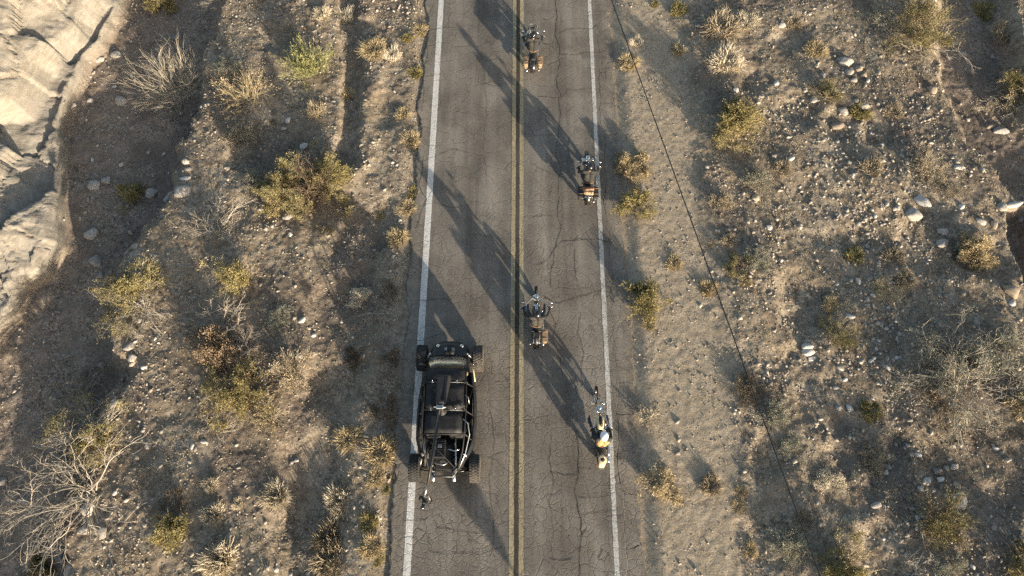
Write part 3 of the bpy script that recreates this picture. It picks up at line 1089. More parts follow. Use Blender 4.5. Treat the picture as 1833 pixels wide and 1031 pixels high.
SHRUBS = [
    # left side, from the top down
    (330, 170, 74, 'straw', 'pale', None, 'bleached dry bush with two fans of fine twigs on the gully floor', dict(dens=1.25, lean=[(.25, .75), (-.85, -.05)])),
    (398, 2, 34, 'twig', 'bark_grey', None, 'bare grey twiggy bush at the top rim of the left gully', {}),
    (286, 10, 30, 'leafy', 'gold', 'yellow_leaf', 'dense yellow shrub in the gully beside the pale bluff', {}),
    (412, 128, 25, 'cushion', 'bark_grey', 'sage', 'small grey-green shrub just above the golden twiggy bush', {}),
    (448, 178, 46, 'straw', 'gold', 'gold', 'golden brown twiggy bush on the plateau right of the bleached bush', dict(dens=.7, lean=(-.2, .15))),
    (437, 252, 26, 'straw', 'straw', 'straw', 'small straw bush at the edge of a shaded hollow', {}),
    (556, 128, 47, 'broom', 'green', 'green', 'bright green broom bush beside the narrow ditch', dict(dens=1.3)),
    (562, 348, 66, 'leafy', 'bark_brown', 'olive', 'big olive-yellow bush below the end of the narrow ditch', dict(dens=1.9, seed=77)),
    (596, 320, 38, 'leafy', 'bark_brown', 'yellow_leaf', 'yellower bush leaning on the right flank of the big olive bush', dict(dens=1.3)),
    (500, 340, 36, 'leafy', 'bark_brown', 'olive', 'dark olive bush on the left flank of the big olive bush', {}),
    (460, 325, 30, 'cushion', 'bark_grey', 'sage', 'pale grey shrub left of the big olive bush', {}),
    (494, 372, 18, 'leafy', 'gold', 'gold', 'little golden shrub below the pale grey shrub', {}),
    (236, 350, 27, 'leafy', 'gold', 'yellow_leaf', 'lone yellow bush on the shaded gully floor beside a pale boulder', {}),
    (392, 412, 56, 'twig', 'bark_grey', None, 'dead grey bush of bare arching twigs above the yellow-green shrub', dict(dens=.9)),
    (432, 496, 50, 'leafy', 'straw', 'yellow_leaf', 'yellow-green shrub with straw twigs below the dead grey bush', dict(dens=.9)),
    (245, 545, 66, 'sprawl', 'bark_grey', 'olive', 'broad bush with a yellow-olive head and long bare grey limbs', dict(lean=(-.25, -.3), dens=1.2)),
    (250, 520, 42, 'leafy', 'bark_grey', 'yellow_leaf', 'olive-yellow leafy top behind the long bare grey limbs', {}),
    (396, 592, 58, 'twig', 'bark_grey', None, 'dead grey branches fanning up behind the rusty brown thatch', dict(lean=(.05, .8), dens=.7)),
    (392, 636, 48, 'leafy', 'rust', 'rust', 'rusty brown thatch of dead twigs in the middle of the scrub', dict(dens=1.7, up=1.15)),
    (440, 618, 34, 'twig', 'bark_grey', 'rust', 'tangle of tan dead twigs right of the rusty thatch', {}),
    (432, 712, 60, 'leafy', 'bark_brown', 'yellow_leaf', 'large yellow-green bush with dark gaps below the rusty thatch', dict(dens=1.1)),
    (440, 660, 30, 'twig', 'bark_grey', 'olive', 'thin bush with grey limbs and olive tips at the yellow-green bush', {}),
    (522, 672, 38, 'straw', 'straw', 'straw', 'pale straw bush at the lip of the swale', dict(dens=1.1)),
    (478, 748, 42, 'straw', 'straw', 'gold', 'flattened straw bush below the large yellow-green bush', dict(up=.55)),
    (385, 770, 40, 'sprawl', 'bark_grey', None, 'sprawl of bare pale twigs on the gravel below the rusty thatch', dict(up=.6)),
    (150, 705, 52, 'twig', 'bark_grey', 'olive', 'upright grey bush at the gully rim above the boulder', dict(dens=.9)),
    (165, 775, 70, 'sprawl', 'bark_grey', 'yellow_leaf', 'sprawling bush with yellow leaf clumps on the gully rim', dict(lean=(-.3, .1))),
    (172, 800, 36, 'leafy', 'gold', 'yellow_leaf', 'yellow leafy clump at the foot of the sprawling rim bush', {}),
    (165, 885, 124, 'sprawl', 'bark_grey', None, 'largest dead bush with long bare grey limbs reaching over the gully', dict(lean=(-.7, -.18), dens=1.7, seed=5, up=1.2)),
    (150, 872, 66, 'twig', 'bark_grey', None, 'inner thicket of dead limbs at the root of the largest dead bush', dict(lean=(-.25, -.35), dens=.8)),
    (310, 948, 32, 'leafy', 'gold', 'yellow_leaf', 'small yellow-green shrub on the gravel near the bottom left', {}),
    (308, 905, 30, 'twig', 'bark_brown', 'dkbrown', 'dark shrivelled bush above the small yellow-green shrub', dict(up=.6)),
    (72, 1018, 26, 'leafy', 'bark_brown', 'olive', 'olive clump in the shaded lower end of the gully', {}),
    (645, 532, 20, 'cushion', 'pale', 'pale', 'pale grey cushion plant alone in the shaded swale', dict(dens=1.6)),
    (500, 570, 26, 'cushion', 'bark_grey', 'sage', 'grey bushlet left of the white stone above the swale', dict(up=.7)),
    (702, 640, 24, 'cushion', 'bark_brown', 'dkbrown', 'dark brown low scrub in the buggy shadow', dict(dens=.6, up=.7)),
    (697, 522, 22, 'cushion', 'bark_brown', 'dkbrown', 'dark brown low scrub right of the grey cushion plant', dict(dens=.6, up=.7)),
    (640, 640, 16, 'cushion', 'bark_brown', 'dkbrown', 'faint brown low scrub in the middle of the swale', {}),
    (688, 735, 28, 'cushion', 'bark_brown', 'dkbrown', 'blackish low scrub beside the buggy near the road', dict(dens=.7, up=.6)),
    # right side
    (1132, 302, 26, 'leafy', 'gold', 'gold', 'rounded golden bush on the right road edge', dict(dens=1.9, up=.8)),
    (1137, 366, 30, 'leafy', 'gold', 'yellow_leaf', 'yellow-green bush on the road edge below the rounded golden bush', dict(dens=1.0, up=.75)),
    (1157, 545, 32, 'leafy', 'gold', 'yellow_leaf', 'ragged yellow bush on the road edge level with the middle rider', dict(dens=1.0, up=.7)),
    (1150, 525, 17, 'broom', 'green', 'yellow_leaf', 'green sprays on the road side of the ragged yellow bush', {}),
    (1312, 240, 46, 'leafy', 'gold', 'yellow_leaf', 'big olive-yellow bush right of the graded strip', dict(dens=1.5)),
    (1318, 215, 30, 'broom', 'gold', 'olive', 'upright olive sprays in the crown of the big bush by the strip', {}),
    (1640, 60, 66, 'leafy', 'gold', 'olive', 'broad olive and straw bush at the bank of the right gully', dict(dens=1.3)),
    (1650, 85, 64, 'sprawl', 'bark_grey', None, 'long pale limbs spreading below the broad olive bush', dict(lean=(.15, -.35))),
    (1590, 40, 34, 'twig', 'bark_grey', 'sage', 'grey twigs on the left flank of the broad olive bush', {}),
    (1812, 175, 52, 'sprawl', 'bark_grey', 'gold', 'dark golden bush with grey limbs in the right gully', dict(lean=(-.3, 0))),
    (1820, 165, 36, 'leafy', 'gold', 'olive', 'olive crown of the bush in the right gully', {}),
    (1742, 456, 31, 'leafy', 'gold', 'gold', 'lone golden bush in a shaded hollow on the far right', dict(dens=1.6)),
    (1650, 302, 38, 'straw', 'straw', 'straw', 'wide straw bush between the stone scatter and the right gully', dict(up=.6)),
    (1715, 678, 92, 'sprawl', 'bark_grey', 'sage', 'large dead grey bush with arching limbs on the right', dict(dens=2.0, seed=8, up=1.3)),
    (1715, 690, 66, 'twig', 'bark_grey', None, 'dense dead twigs inside the large arching grey bush', dict(dens=1.5)),
    (1690, 720, 40, 'straw', 'bark_brown', 'straw', 'brown thatch under the large arching grey bush', dict(up=.6)),
    (1480, 170, 32, 'cushion', 'straw', 'olive', 'olive-grey shrub above the stone scatter', {}),
    (1352, 330, 30, 'cushion', 'bark_grey', 'sage', 'grey-olive shrub above the tan stone', {}),
    (1500, 598, 38, 'cushion', 'straw', 'olive', 'pale olive shrub beside the shaded hollow', dict(up=.7)),
    (1158, 748, 22, 'straw', 'pale', 'straw', 'straw bush on the right road edge level with the last rider', dict(dens=.6, up=.6)),
    (1182, 868, 28, 'leafy', 'gold', 'gold', 'yellow bush on the right road edge near the bottom', dict(dens=1.0, up=.6)),
    (1408, 975, 34, 'cushion', 'pale', 'sage', 'whitish bush under the cable near the bottom', dict(dens=1.3)),
    (1515, 1008, 44, 'leafy', 'gold', 'yellow_leaf', 'yellow bush on the stony field at the bottom', dict(dens=1.3)),
    (1562, 822, 30, 'cushion', 'straw', 'straw', 'pale tan shrub on the stony field beside dark soil', {}),
    (1482, 865, 26, 'cushion', 'pale', 'pale', 'whitish low shrub right of the cable', {}),
    (1668, 935, 56, 'leafy', 'bark_brown', 'olive', 'dark olive bush below the white block', dict(dens=.9)),
    (1655, 985, 42, 'sprawl', 'bark_grey', None, 'bare white branch with forked twigs beside the dark olive bush', dict(dens=.5)),
    (1640, 1018, 36, 'sprawl', 'bark_grey', None, 'pale dead branches at the very bottom below the dark olive bush', dict(dens=.6)),
    (1830, 1012, 40, 'broom', 'straw', 'olive', 'spiky grey-yellow bush in the lower right corner', {}),
    (1832, 728, 26, 'leafy', 'gold', 'gold', 'golden bush on the right margin below the pale rock', {}),
    (1384, 748, 32, 'cushion', 'bark_grey', 'sage', 'grey scrub crossed by the cable', {}),
    (1340, 700, 30, 'cushion', 'bark_brown', 'dkbrown', 'dark scrub left of the cable', dict(up=.6)),
    (1360, 470, 30, 'cushion', 'bark_grey', 'sage', 'grey scrub with dead twigs right of the cable', dict(up=.7)),
    (1330, 480, 26, 'cushion', 'bark_brown', 'olive', 'brownish scrub touching the grey scrub with dead twigs', dict(up=.7)),
    (1420, 800, 28, 'cushion', 'straw', 'sage', 'pale scrub below the cable crossing', dict(up=.6)),
    (1740, 640, 34, 'cushion', 'bark_grey', 'sage', 'grey-green scrub behind the large arching grey bush', {}),
    (1800, 620, 34, 'cushion', 'bark_grey', 'sage', 'pale scrub on the far right above the arching grey bush', {}),
    (1290, 365, 20, 'cushion', 'straw', 'straw', 'tiny straw scrub at the edge of the graded strip', {}),
    (1700, 330, 30, 'cushion', 'straw', 'straw', 'straw scrub on the gully bank at the far right', dict(up=.5)),
    (1585, 520, 30, 'cushion', 'straw', 'gold', 'tan scrub between the stones and the lone golden bush', dict(up=.5)),
    (1700, 1010, 30, 'cushion', 'straw', 'sage', 'grey-yellow scrub at the bottom right', dict(up=.6)),
]
for (px, py, rp, kind, bark, leaf, lab, kw) in SHRUBS:
    shrub(px, py, rp, kind, bark, leaf, lab, **kw)

# rounded dry tufts, one mesh per look, copied
TUFT = {
    'pale': [tuft_mesh(.5, 21 + k, M['pale'], 2400, 1.15, (.05, 1.5), width=.0115) for k in range(2)],
    'straw': [tuft_mesh(.5, 31 + k, M['straw'], 2200, 1.0, (.05, 1.5), width=.0105) for k in range(2)],
    'gold': [tuft_mesh(.5, 41 + k, M['gold'], 2000, .8, (.05, 1.5), width=.0105) for k in range(2)],
    'olive': [tuft_mesh(.5, 51 + k, M['yellow_leaf'], 1900, .75, (.05, 1.5), width=.011) for k in range(2)],
    'fan': [tuft_mesh(.5, 61, M['pale'], 1200, 1.2, (.5, 1.5), lean=(0, .5))],
}
TUFTS = [
    (493, 888, 24, 'pale', 'round whitish tuft on the gravel beside the swale'),
    (608, 897, 26, 'pale', 'round whitish tuft in the swale below the buggy'),
    (588, 962, 27, 'straw', 'straw tuft in the swale, upper of two touching ones'),
    (592, 1002, 28, 'straw', 'straw tuft in the swale, lower of two touching ones'),
    (600, 1026, 20, 'gold', 'brownish tuft at the bottom end of the swale'),
    (394, 1002, 28, 'pale', 'spiky whitish tuft near the bottom beside a dark shadow'),
    (378, 868, 13, 'pale', 'little whitish tuft above another on the lower gravel'),
    (382, 922, 17, 'pale', 'little whitish tuft, lower of a pair on the gravel'),
    (426, 902, 9, 'pale', 'tiny whitish tuft left of the round whitish tuft'),
    (578, 27, 13, 'pale', 'whitish tuft left of the narrow ditch at the top'),
    (617, 32, 16, 'fan', 'fan of straw blades at the head of the narrow ditch'),
    (702, 102, 16, 'fan', 'whitish upright fan tuft between ditch and road'),
    (668, 88, 20, 'gold', 'brownish tuft left of the whitish fan tuft'),
    (620, 168, 13, 'gold', 'rusty tuft sitting in the narrow ditch'),
    (565, 198, 14, 'straw', 'small straw tuft below the green broom bush'),
    (752, 55, 13, 'gold', 'rusty tuft touching the asphalt near the top'),
    (730, 68, 10, 'olive', 'yellowish tuft next to the rusty tuft near the top'),
    (742, 130, 13, 'olive', 'dull yellow tuft by the asphalt above the first wide crack'),
    (722, 205, 13, 'gold', 'orange tuft on the left verge opposite the wide white line'),
    (735, 250, 17, 'gold', 'golden tuft on the left verge below the orange one'),
    (728, 372, 15, 'gold', 'golden tuft on the left verge at the cracked edge'),
    (680, 385, 11, 'gold', 'orange tuft at the edge of the buggy shadow'),
    (712, 425, 18, 'gold', 'low golden tuft where the shadow edge meets the verge'),
    (740, 345, 12, 'olive', 'olive tuft in the broken asphalt edge'),
    (625, 785, 22, 'gold', 'brown tuft on the verge left of the buggy'),
    (680, 808, 26, 'gold', 'orange-brown tuft on the verge beside the rear wheel'),
    (672, 856, 15, 'gold', 'golden tuft on the verge below the orange-brown one'),
    (702, 858, 7, 'gold', 'tiny orange tuft touching the asphalt by the rear wheel'),
    (688, 878, 9, 'olive', 'tiny green tuft on the verge below the golden one'),
    (660, 935, 17, 'olive', 'yellowish tuft on the lower left verge'),
    (664, 978, 20, 'gold', 'brown tuft on the lower left verge'),
    (674, 1002, 11, 'olive', 'green tuft at the bottom of the left verge'),
    (1292, 47, 27, 'straw', 'round straw tuft at the top beside the shaded furrow'),
    (1300, 110, 26, 'pale', 'round whitish tuft below the straw one at the furrow'),
    (1336, 40, 18, 'pale', 'whitish tuft right of the round straw tuft'),
    (1206, 470, 15, 'gold', 'golden puff left of the cable on the graded strip'),
    (1215, 18, 15, 'olive', 'yellow tuft on the graded strip at the top'),
    (1214, 90, 13, 'gold', 'rusty tuft on the graded strip right of the cable'),
    (1126, 112, 17, 'gold', 'flat golden tuft under the cable at the asphalt'),
    (1139, 78, 11, 'fan', 'whitish fan tuft under the cable near the top'),
    (1274, 438, 8, 'gold', 'tiny golden puff touching the cable line'),
    (1268, 516, 16, 'gold', 'brownish tuft where the cable passes a dark shadow'),
    (1172, 8, 8, 'olive', 'tiny yellow tuft on the strip at the top'),
    (1162, 580, 12, 'gold', 'rusty tuft below the ragged yellow bush'),
    (1332, 504, 12, 'gold', 'orange tuft at the grey scrub'),
    (1272, 868, 18, 'straw', 'straw tuft on the strip right of the yellow roadside bush'),
    (1342, 985, 14, 'gold', 'orange tuft near the bottom of the strip'),
    (1328, 880, 10, 'gold', 'tiny orange tuft beside grey scrub on the strip'),
    (1322, 905, 12, 'gold', 'orange-brown tuft below the tiny orange one'),
    (1402, 300, 15, 'straw', 'straw tuft right of the grey-olive shrub'),
    (1560, 300, 18, 'straw', 'straw tuft in the upper stone scatter'),
    (1540, 200, 16, 'olive', 'olive tuft between two large stones'),
    (1600, 200, 16, 'straw', 'straw tuft on the field left of the gully bank'),
    (1530, 460, 18, 'olive', 'olive tuft in the middle of the stone scatter'),
    (1490, 545, 15, 'gold', 'tan tuft above the pale olive shrub'),
    (1600, 460, 18, 'straw', 'straw tuft on the lit rise below the white rock'),
    (1620, 500, 18, 'straw', 'straw tuft lower on the lit rise'),
    (1305, 430, 12, 'straw', 'straw tuft in the scrub edge right of the cable'),
    (1440, 930, 16, 'straw', 'straw tuft right of the cable above the yellow bush'),
    (1420, 40, 16, 'straw', 'straw tuft on the upper field'),
    (1460, 90, 18, 'gold', 'tan tuft on the upper field'),
    (1765, 20, 22, 'olive', 'olive tuft beyond the right gully'),
    (1800, 60, 20, 'straw', 'straw tuft beyond the right gully'),
    (1560, 735, 20, 'olive', 'yellowish tuft on the field left of the arching grey bush'),
]
rt = random.Random(3)
for k, (px, py, rp, kind, lab) in enumerate(TUFTS):
    x, y, z = on(px, py)
    o = link(bpy.data.objects.new('grass_tuft', TUFT[kind][k % len(TUFT[kind])]))
    s = rp / pxm(py) / .5
    o.location = (x, y, z - .02)
    o.scale = (s * rt.uniform(.9, 1.1), s * rt.uniform(.9, 1.1), s * rt.uniform(.85, 1.1) * (1.55 if kind in ('pale', 'straw') and px < 640 else 1.0))
    o.rotation_euler = (0, 0, rt.uniform(-.7, .7) if kind == 'fan' else rt.uniform(0, 6.28))
    tag(o, lab, 'grass tuft')

# ------------------------------------------------------------------ stones
_ico_v, _ico_f = [], []


def ico(sub):
    t = (1 + 5 ** .5) / 2
    v = [(-1, t, 0), (1, t, 0), (-1, -t, 0), (1, -t, 0), (0, -1, t), (0, 1, t), (0, -1, -t), (0, 1, -t), (t, 0, -1), (t, 0, 1), (-t, 0, -1), (-t, 0, 1)]
    v = [Vector(p).normalized() for p in v]
    f = [(0, 11, 5), (0, 5, 1), (0, 1, 7), (0, 7, 10), (0, 10, 11), (1, 5, 9), (5, 11, 4), (11, 10, 2), (10, 7, 6), (7, 1, 8), (3, 9, 4), (3, 4, 2), (3, 2, 6), (3, 6, 8), (3, 8, 9), (4, 9, 5), (2, 4, 11), (6, 2, 10), (8, 6, 7), (9, 8, 1)]
    for _ in range(sub):
        mid, nf = {}, []

        def mp(a, b):
            key = (min(a, b), max(a, b))
            if key not in mid:
                v.append(((v[a] + v[b]) / 2).normalized())
                mid[key] = len(v) - 1
            return mid[key]
        for a, b, c in f:
            ab, bc, ca = mp(a, b), mp(b, c), mp(c, a)
            nf += [(a, ab, ca), (b, bc, ab), (c, ca, bc), (ab, bc, ca)]
        f = nf
    return np.array([tuple(p) for p in v]), np.array(f)


def rock_mesh(seed, m, sub=2, angular=.5, flat=.6):
    """a stone: a sphere cut by random planes, then roughened"""
    V, F = ico(sub)
    rng = np.random.RandomState(seed)
    V = V * [1, rng.uniform(.65, .95), flat * rng.uniform(.85, 1.15)]
    for k in range(9):
        n = rng.normal(0, 1, 3)
        n /= np.linalg.norm(n)
        d = rng.uniform(.42, .8)
        q = V @ n
        V = V - np.outer(np.maximum(q - d, 0) * min(1, angular * 1.6), n)
    V = V * (1 + .07 * rng.normal(0, 1, (len(V), 1)) * .6)
    return mesh_np('stone', V, F, m)


ROCKM = {c: [rock_mesh(100 + 10 * i + k, M['rock_' + c], 2, .6, .62) for k in range(4)] for i, c in enumerate(('pale', 'grey', 'tan', 'white'))}
STONES = [
    (318, 66, 17, 9, 52, 'grey', 'long slanted grey slab on the gully floor above the bleached bush'),
    (207, 97, 10, 8, 0, 'pale', 'pale boulder at the foot of the bluff, upper of two'),
    (177, 107, 11, 6, 10, 'pale', 'flat pale boulder at the foot of the bluff, lower of two'),
    (216, 181, 14, 10, -30, 'pale', 'pale angular boulder left of the bleached bush'),
    (133, 188, 7, 6, 0, 'pale', 'small pale stone in the dark hollow under the bluff'),
    (161, 179, 6, 5, 30, 'pale', 'small pale stone right of another in the dark hollow'),
    (236, 229, 6, 4, 30, 'pale', 'pale stone on the gully floor below the angular boulder'),
    (236, 134, 4, 6, 0, 'white', 'little whitish stone on the gully floor left of the bleached bush'),
    (272, 344, 15, 11, 30, 'pale', 'pale rounded boulder beside the lone yellow bush'),
    (192, 323, 10, 10, 20, 'grey', 'round grey boulder on the gully floor'),
    (168, 332, 12, 10, 0, 'pale', 'pale weathered boulder left of the round grey boulder'),
    (217, 294, 5, 5, 0, 'white', 'whitish cobble above the round grey boulder'),
    (266, 272, 5, 4, 40, 'pale', 'pale cobble high on the gully floor'),
    (301, 350, 12, 8, 60, 'grey', 'grey boulder on the bank right of the rounded boulder'),
    (328, 344, 16, 11, 20, 'pale', 'pale boulder jutting from the gully bank'),
    (334, 320, 11, 5, 0, 'white', 'flat whitish slab on the gully bank'),
    (334, 290, 9, 6, -20, 'pale', 'pale stone high on the gully bank'),
    (338, 303, 7, 4, 0, 'pale', 'thin pale stone between two others on the gully bank'),
    (163, 418, 12, 14, 70, 'pale', 'pale boulder halfway down the gully floor'),
    (172, 468, 14, 13, 40, 'pale', 'broad pale boulder low on the gully floor'),
    (180, 492, 8, 9, 80, 'grey', 'grey boulder touching the broad pale boulder'),
    (243, 441, 8, 5, 20, 'pale', 'pale stone at the bottom of the stony bank'),
    (187, 529, 7, 16, -30, 'grey', 'slender upright grey slab beside the broad limbed bush'),
    (231, 622, 12, 8, 40, 'pale', 'pale block under the limbs of the broad bush'),
    (239, 640, 9, 9, 20, 'pale', 'pale block below another on the gully rim'),
    (237, 651, 9, 6, 30, 'tan', 'tan block lowest of three on the gully rim'),
    (181, 653, 9, 7, 0, 'grey', 'grey stone in the shade of the gully rim'),
    (205, 722, 6, 12, 0, 'pale', 'upright pale stone beside the sprawling rim bush'),
    (74, 797, 15, 11, 40, 'grey', 'square grey boulder in the shaded lower gully'),
    (5, 862, 11, 9, 20, 'grey', 'grey boulder cut by the left margin'),
    (42, 897, 13, 8, 0, 'grey', 'smooth grey boulder under the largest dead bush'),
    (158, 913, 14, 12, 0, 'pale', 'rounded pale boulder between the limbs of the largest dead bush'),
    (154, 949, 15, 8, 0, 'pale', 'flat pale slab below the largest dead bush'),
    (184, 952, 10, 12, 20, 'grey', 'grey slab beside the flat pale slab'),
    (123, 1021, 13, 12, 0, 'pale', 'pale boulder at the bottom rim of the gully'),
    (106, 1000, 12, 10, 0, 'grey', 'dark grey boulder above the pale bottom boulder'),
    (543, 262, 9, 7, 35, 'white', 'white stone in the shaded hollow left of the ditch'),
    (516, 216, 7, 5, 40, 'white', 'white stone above another in the shaded hollow'),
    (508, 230, 6, 3, 0, 'white', 'flat white chip in the shaded hollow'),
    (542, 573, 8, 5, 30, 'white', 'bright white stone casting a shadow above the swale'),
    (561, 600, 5, 5, 0, 'white', 'small white stone on a clod by the swale'),
    (537, 638, 6, 5, 0, 'pale', 'pale stone above the pale straw bush'),
    (516, 388, 11, 7, 0, 'pale', 'pale stone at the foot of the big olive bush'),
    (520, 419, 4, 5, 0, 'white', 'white chip below the big olive bush'),
    (530, 824, 5, 4, 0, 'white', 'white chip in the swale left of the buggy'),
    (495, 1020, 4, 6, 0, 'white', 'white chip at the bottom end of the swale'),
    (1513, 112, 14, 9, -10, 'pale', 'broad pale boulder heading a heap of small stones'),
    (1520, 130, 8, 9, 20, 'pale', 'pale cobble in the heap below the broad boulder'),
    (1536, 124, 8, 6, 40, 'tan', 'tan cobble right in the heap below the broad boulder'),
    (1529, 144, 7, 5, 0, 'pale', 'pale cobble at the bottom of the heap'),
    (1546, 136, 8, 5, 20, 'tan', 'tan cobble at the lower right of the heap'),
    (1473, 136, 6, 6, 0, 'pale', 'pale round stone left of the stone heap'),
    (1457, 179, 9, 7, 20, 'pale', 'pale stone beside the olive-grey shrub'),
    (1508, 199, 8, 10, 20, 'pale', 'upright pale stone with a dark shadow on its left'),
    (1546, 191, 10, 7, -30, 'pale', 'pale stone behind a thin upright flake'),
    (1532, 181, 5, 6, 30, 'pale', 'thin upright flake with a long shadow'),
    (1497, 226, 14, 8, 20, 'tan', 'broad tan boulder above the stone scatter'),
    (1558, 224, 7, 5, 0, 'grey', 'grey stone at the end of a pale stick'),
    (1669, 161, 9, 10, 10, 'tan', 'square tan block on the lit gully bank'),
    (1710, 78, 6, 5, 0, 'pale', 'pale cobble in the right gully, upper of a group'),
    (1711, 90, 7, 4, -20, 'pale', 'flat pale cobble in the right gully'),
    (1700, 75, 6, 9, 0, 'grey', 'grey cobble at the left of the group in the right gully'),
    (1724, 96, 7, 6, 0, 'grey', 'dim grey cobble in the right gully'),
    (1700, 104, 12, 4, -20, 'grey', 'long grey stone below the cobbles in the right gully'),
    (1777, 102, 5, 5, 0, 'pale', 'lone pale cobble at the far bank of the right gully'),
    (1772, 226, 14, 6, 15, 'tan', 'long flat tan slab in the right gully'),
    (1792, 234, 15, 10, 10, 'grey', 'large grey boulder beside the long flat slab'),
    (1733, 214, 6, 4, 0, 'pale', 'pale cobble left of the long flat slab'),
    (1715, 300, 11, 6, -5, 'white', 'white slab lying on the gully bank'),
    (1757, 304, 5, 6, 0, 'pale', 'pale cobble on the slope right of the white slab'),
    (1648, 360, 17, 9, -40, 'white', 'white elongated boulder with a shadow at its upper left'),
    (1634, 385, 15, 16, -40, 'pale', 'big pale curved boulder below the white elongated one'),
    (1607, 372, 6, 6, 0, 'pale', 'pale block left of the big curved boulder'),
    (1688, 415, 10, 7, -30, 'pale', 'pale oval stone in the shaded hollow'),
    (1686, 436, 12, 8, 10, 'pale', 'pale block below the oval stone in the shaded hollow'),
    (1673, 388, 6, 5, 0, 'grey', 'grey stone above the oval stone in the shaded hollow'),
    (1720, 370, 6, 6, 20, 'white', 'white stone in the cluster above the lone golden bush'),
    (1757, 398, 11, 6, -30, 'pale', 'pale stone right of the shaded hollow'),
    (1779, 402, 7, 9, 0, 'tan', 'tan block on the ridge at the far right'),
    (1814, 367, 22, 6, 4, 'white', 'long white ledge stone at the right margin'),
    (1794, 371, 12, 10, 0, 'pale', 'rounded pale stone at the end of the white ledge'),
    (1829, 390, 6, 8, -30, 'grey', 'grey stone in the dark cleft at the right margin'),
    (1810, 524, 17, 14, -20, 'tan', 'large two-sided tan boulder at the right margin'),
    (1812, 542, 8, 6, 30, 'white', 'white stone under the large two-sided boulder'),
    (1746, 578, 6, 7, 30, 'pale', 'pale stone beside the dark round patch'),
    (1723, 526, 6, 6, 0, 'tan', 'tan cobble in the shaded flat on the right'),
    (1572, 508, 9, 5, 10, 'tan', 'tan stone at a dark gap in the upper field'),
    (1523, 567, 9, 5, -35, 'white', 'white split stone on the middle field'),
    (1444, 620, 12, 7, 0, 'white', 'white broken slab, topmost of three pieces'),
    (1446, 630, 14, 8, -5, 'white', 'white broken slab, middle of three pieces'),
    (1453, 642, 10, 4, 15, 'white', 'white broken slab, lowest of three pieces'),
    (1560, 646, 6, 3, 10, 'white', 'white chip on the gravel left of the arching grey bush'),
    (1496, 694, 7, 4, 0, 'white', 'white stone above a dark hollow on the lower field'),
    (1352, 356, 8, 9, 0, 'tan', 'tan upright stone below the grey-olive shrub'),
    (1376, 408, 6, 5, 20, 'white', 'white-rimmed stone at the cable scrub'),
    (1390, 149, 6, 5, 40, 'white', 'white stone alone on the upper field'),
    (1400, 46, 9, 6, 0, 'pale', 'pale low boulder at the top of the field'),
    (1317, 162, 5, 5, 40, 'white', 'white cobble right of the round whitish tuft'),
    (1249, 47, 6, 5, 0, 'grey', 'grey cobble in the shaded furrow'),
    (1386, 280, 7, 4, 10, 'pale', 'pale chip above the dark field patch'),
    (1414, 285, 8, 5, 20, 'white', 'white stone with a dark shadow on the field'),
    (1715, 896, 13, 18, -25, 'white', 'big white block above the dark olive bush'),
    (1678, 842, 9, 7, 30, 'grey', 'grey stone in the cluster above the white block'),
    (1694, 838, 7, 5, 0, 'pale', 'pale stone right in the cluster above the white block'),
    (1709, 834, 10, 6, 30, 'pale', 'pale slab at the upper right of the cluster'),
    (1659, 861, 9, 6, 40, 'white', 'white stone lower left of the cluster'),
    (1682, 858, 8, 5, 20, 'white', 'white stone in the middle of the cluster'),
    (1648, 875, 8, 5, 10, 'pale', 'pale stone beside the cluster on dark soil'),
    (1712, 868, 8, 6, -30, 'tan', 'tan stone between the cluster and the white block'),
    (1569, 904, 11, 6, 10, 'pale', 'pale flat stone on dark soil beside a small pit'),
    (1779, 945, 6, 4, 20, 'pale', 'pale cobble alone on the lower right'),
    (1740, 1014, 5, 6, 0, 'white', 'white chip at the bottom right'),
    (1690, 1012, 10, 6, 0, 'pale', 'pale broken rock at the bottom below the olive bush'),
    (1500, 730, 6, 6, 0, 'grey', 'grey cobble in a dark hollow on the lower field'),
    (1520, 732, 6, 8, 30, 'white', 'white flake in a dark hollow on the lower field'),
]
for k, (px, py, a, b, rot, c, lab) in enumerate(STONES):
    x, y, z = on(px, py)
    s = 1 / pxm(py)
    o = link(bpy.data.objects.new('stone', ROCKM[c][k % 4]))
    if b > a:
        a, b, rot = b, a, rot + 90
    o.scale = (a * s * 1.1, b * s * 1.25, b * s * 1.1)
    o.rotation_euler = (rt.uniform(-.15, .15), rt.uniform(-.15, .15), R(rot))
    o.location = (x, y, z + b * s * .18)
    tag(o, lab, 'stone')

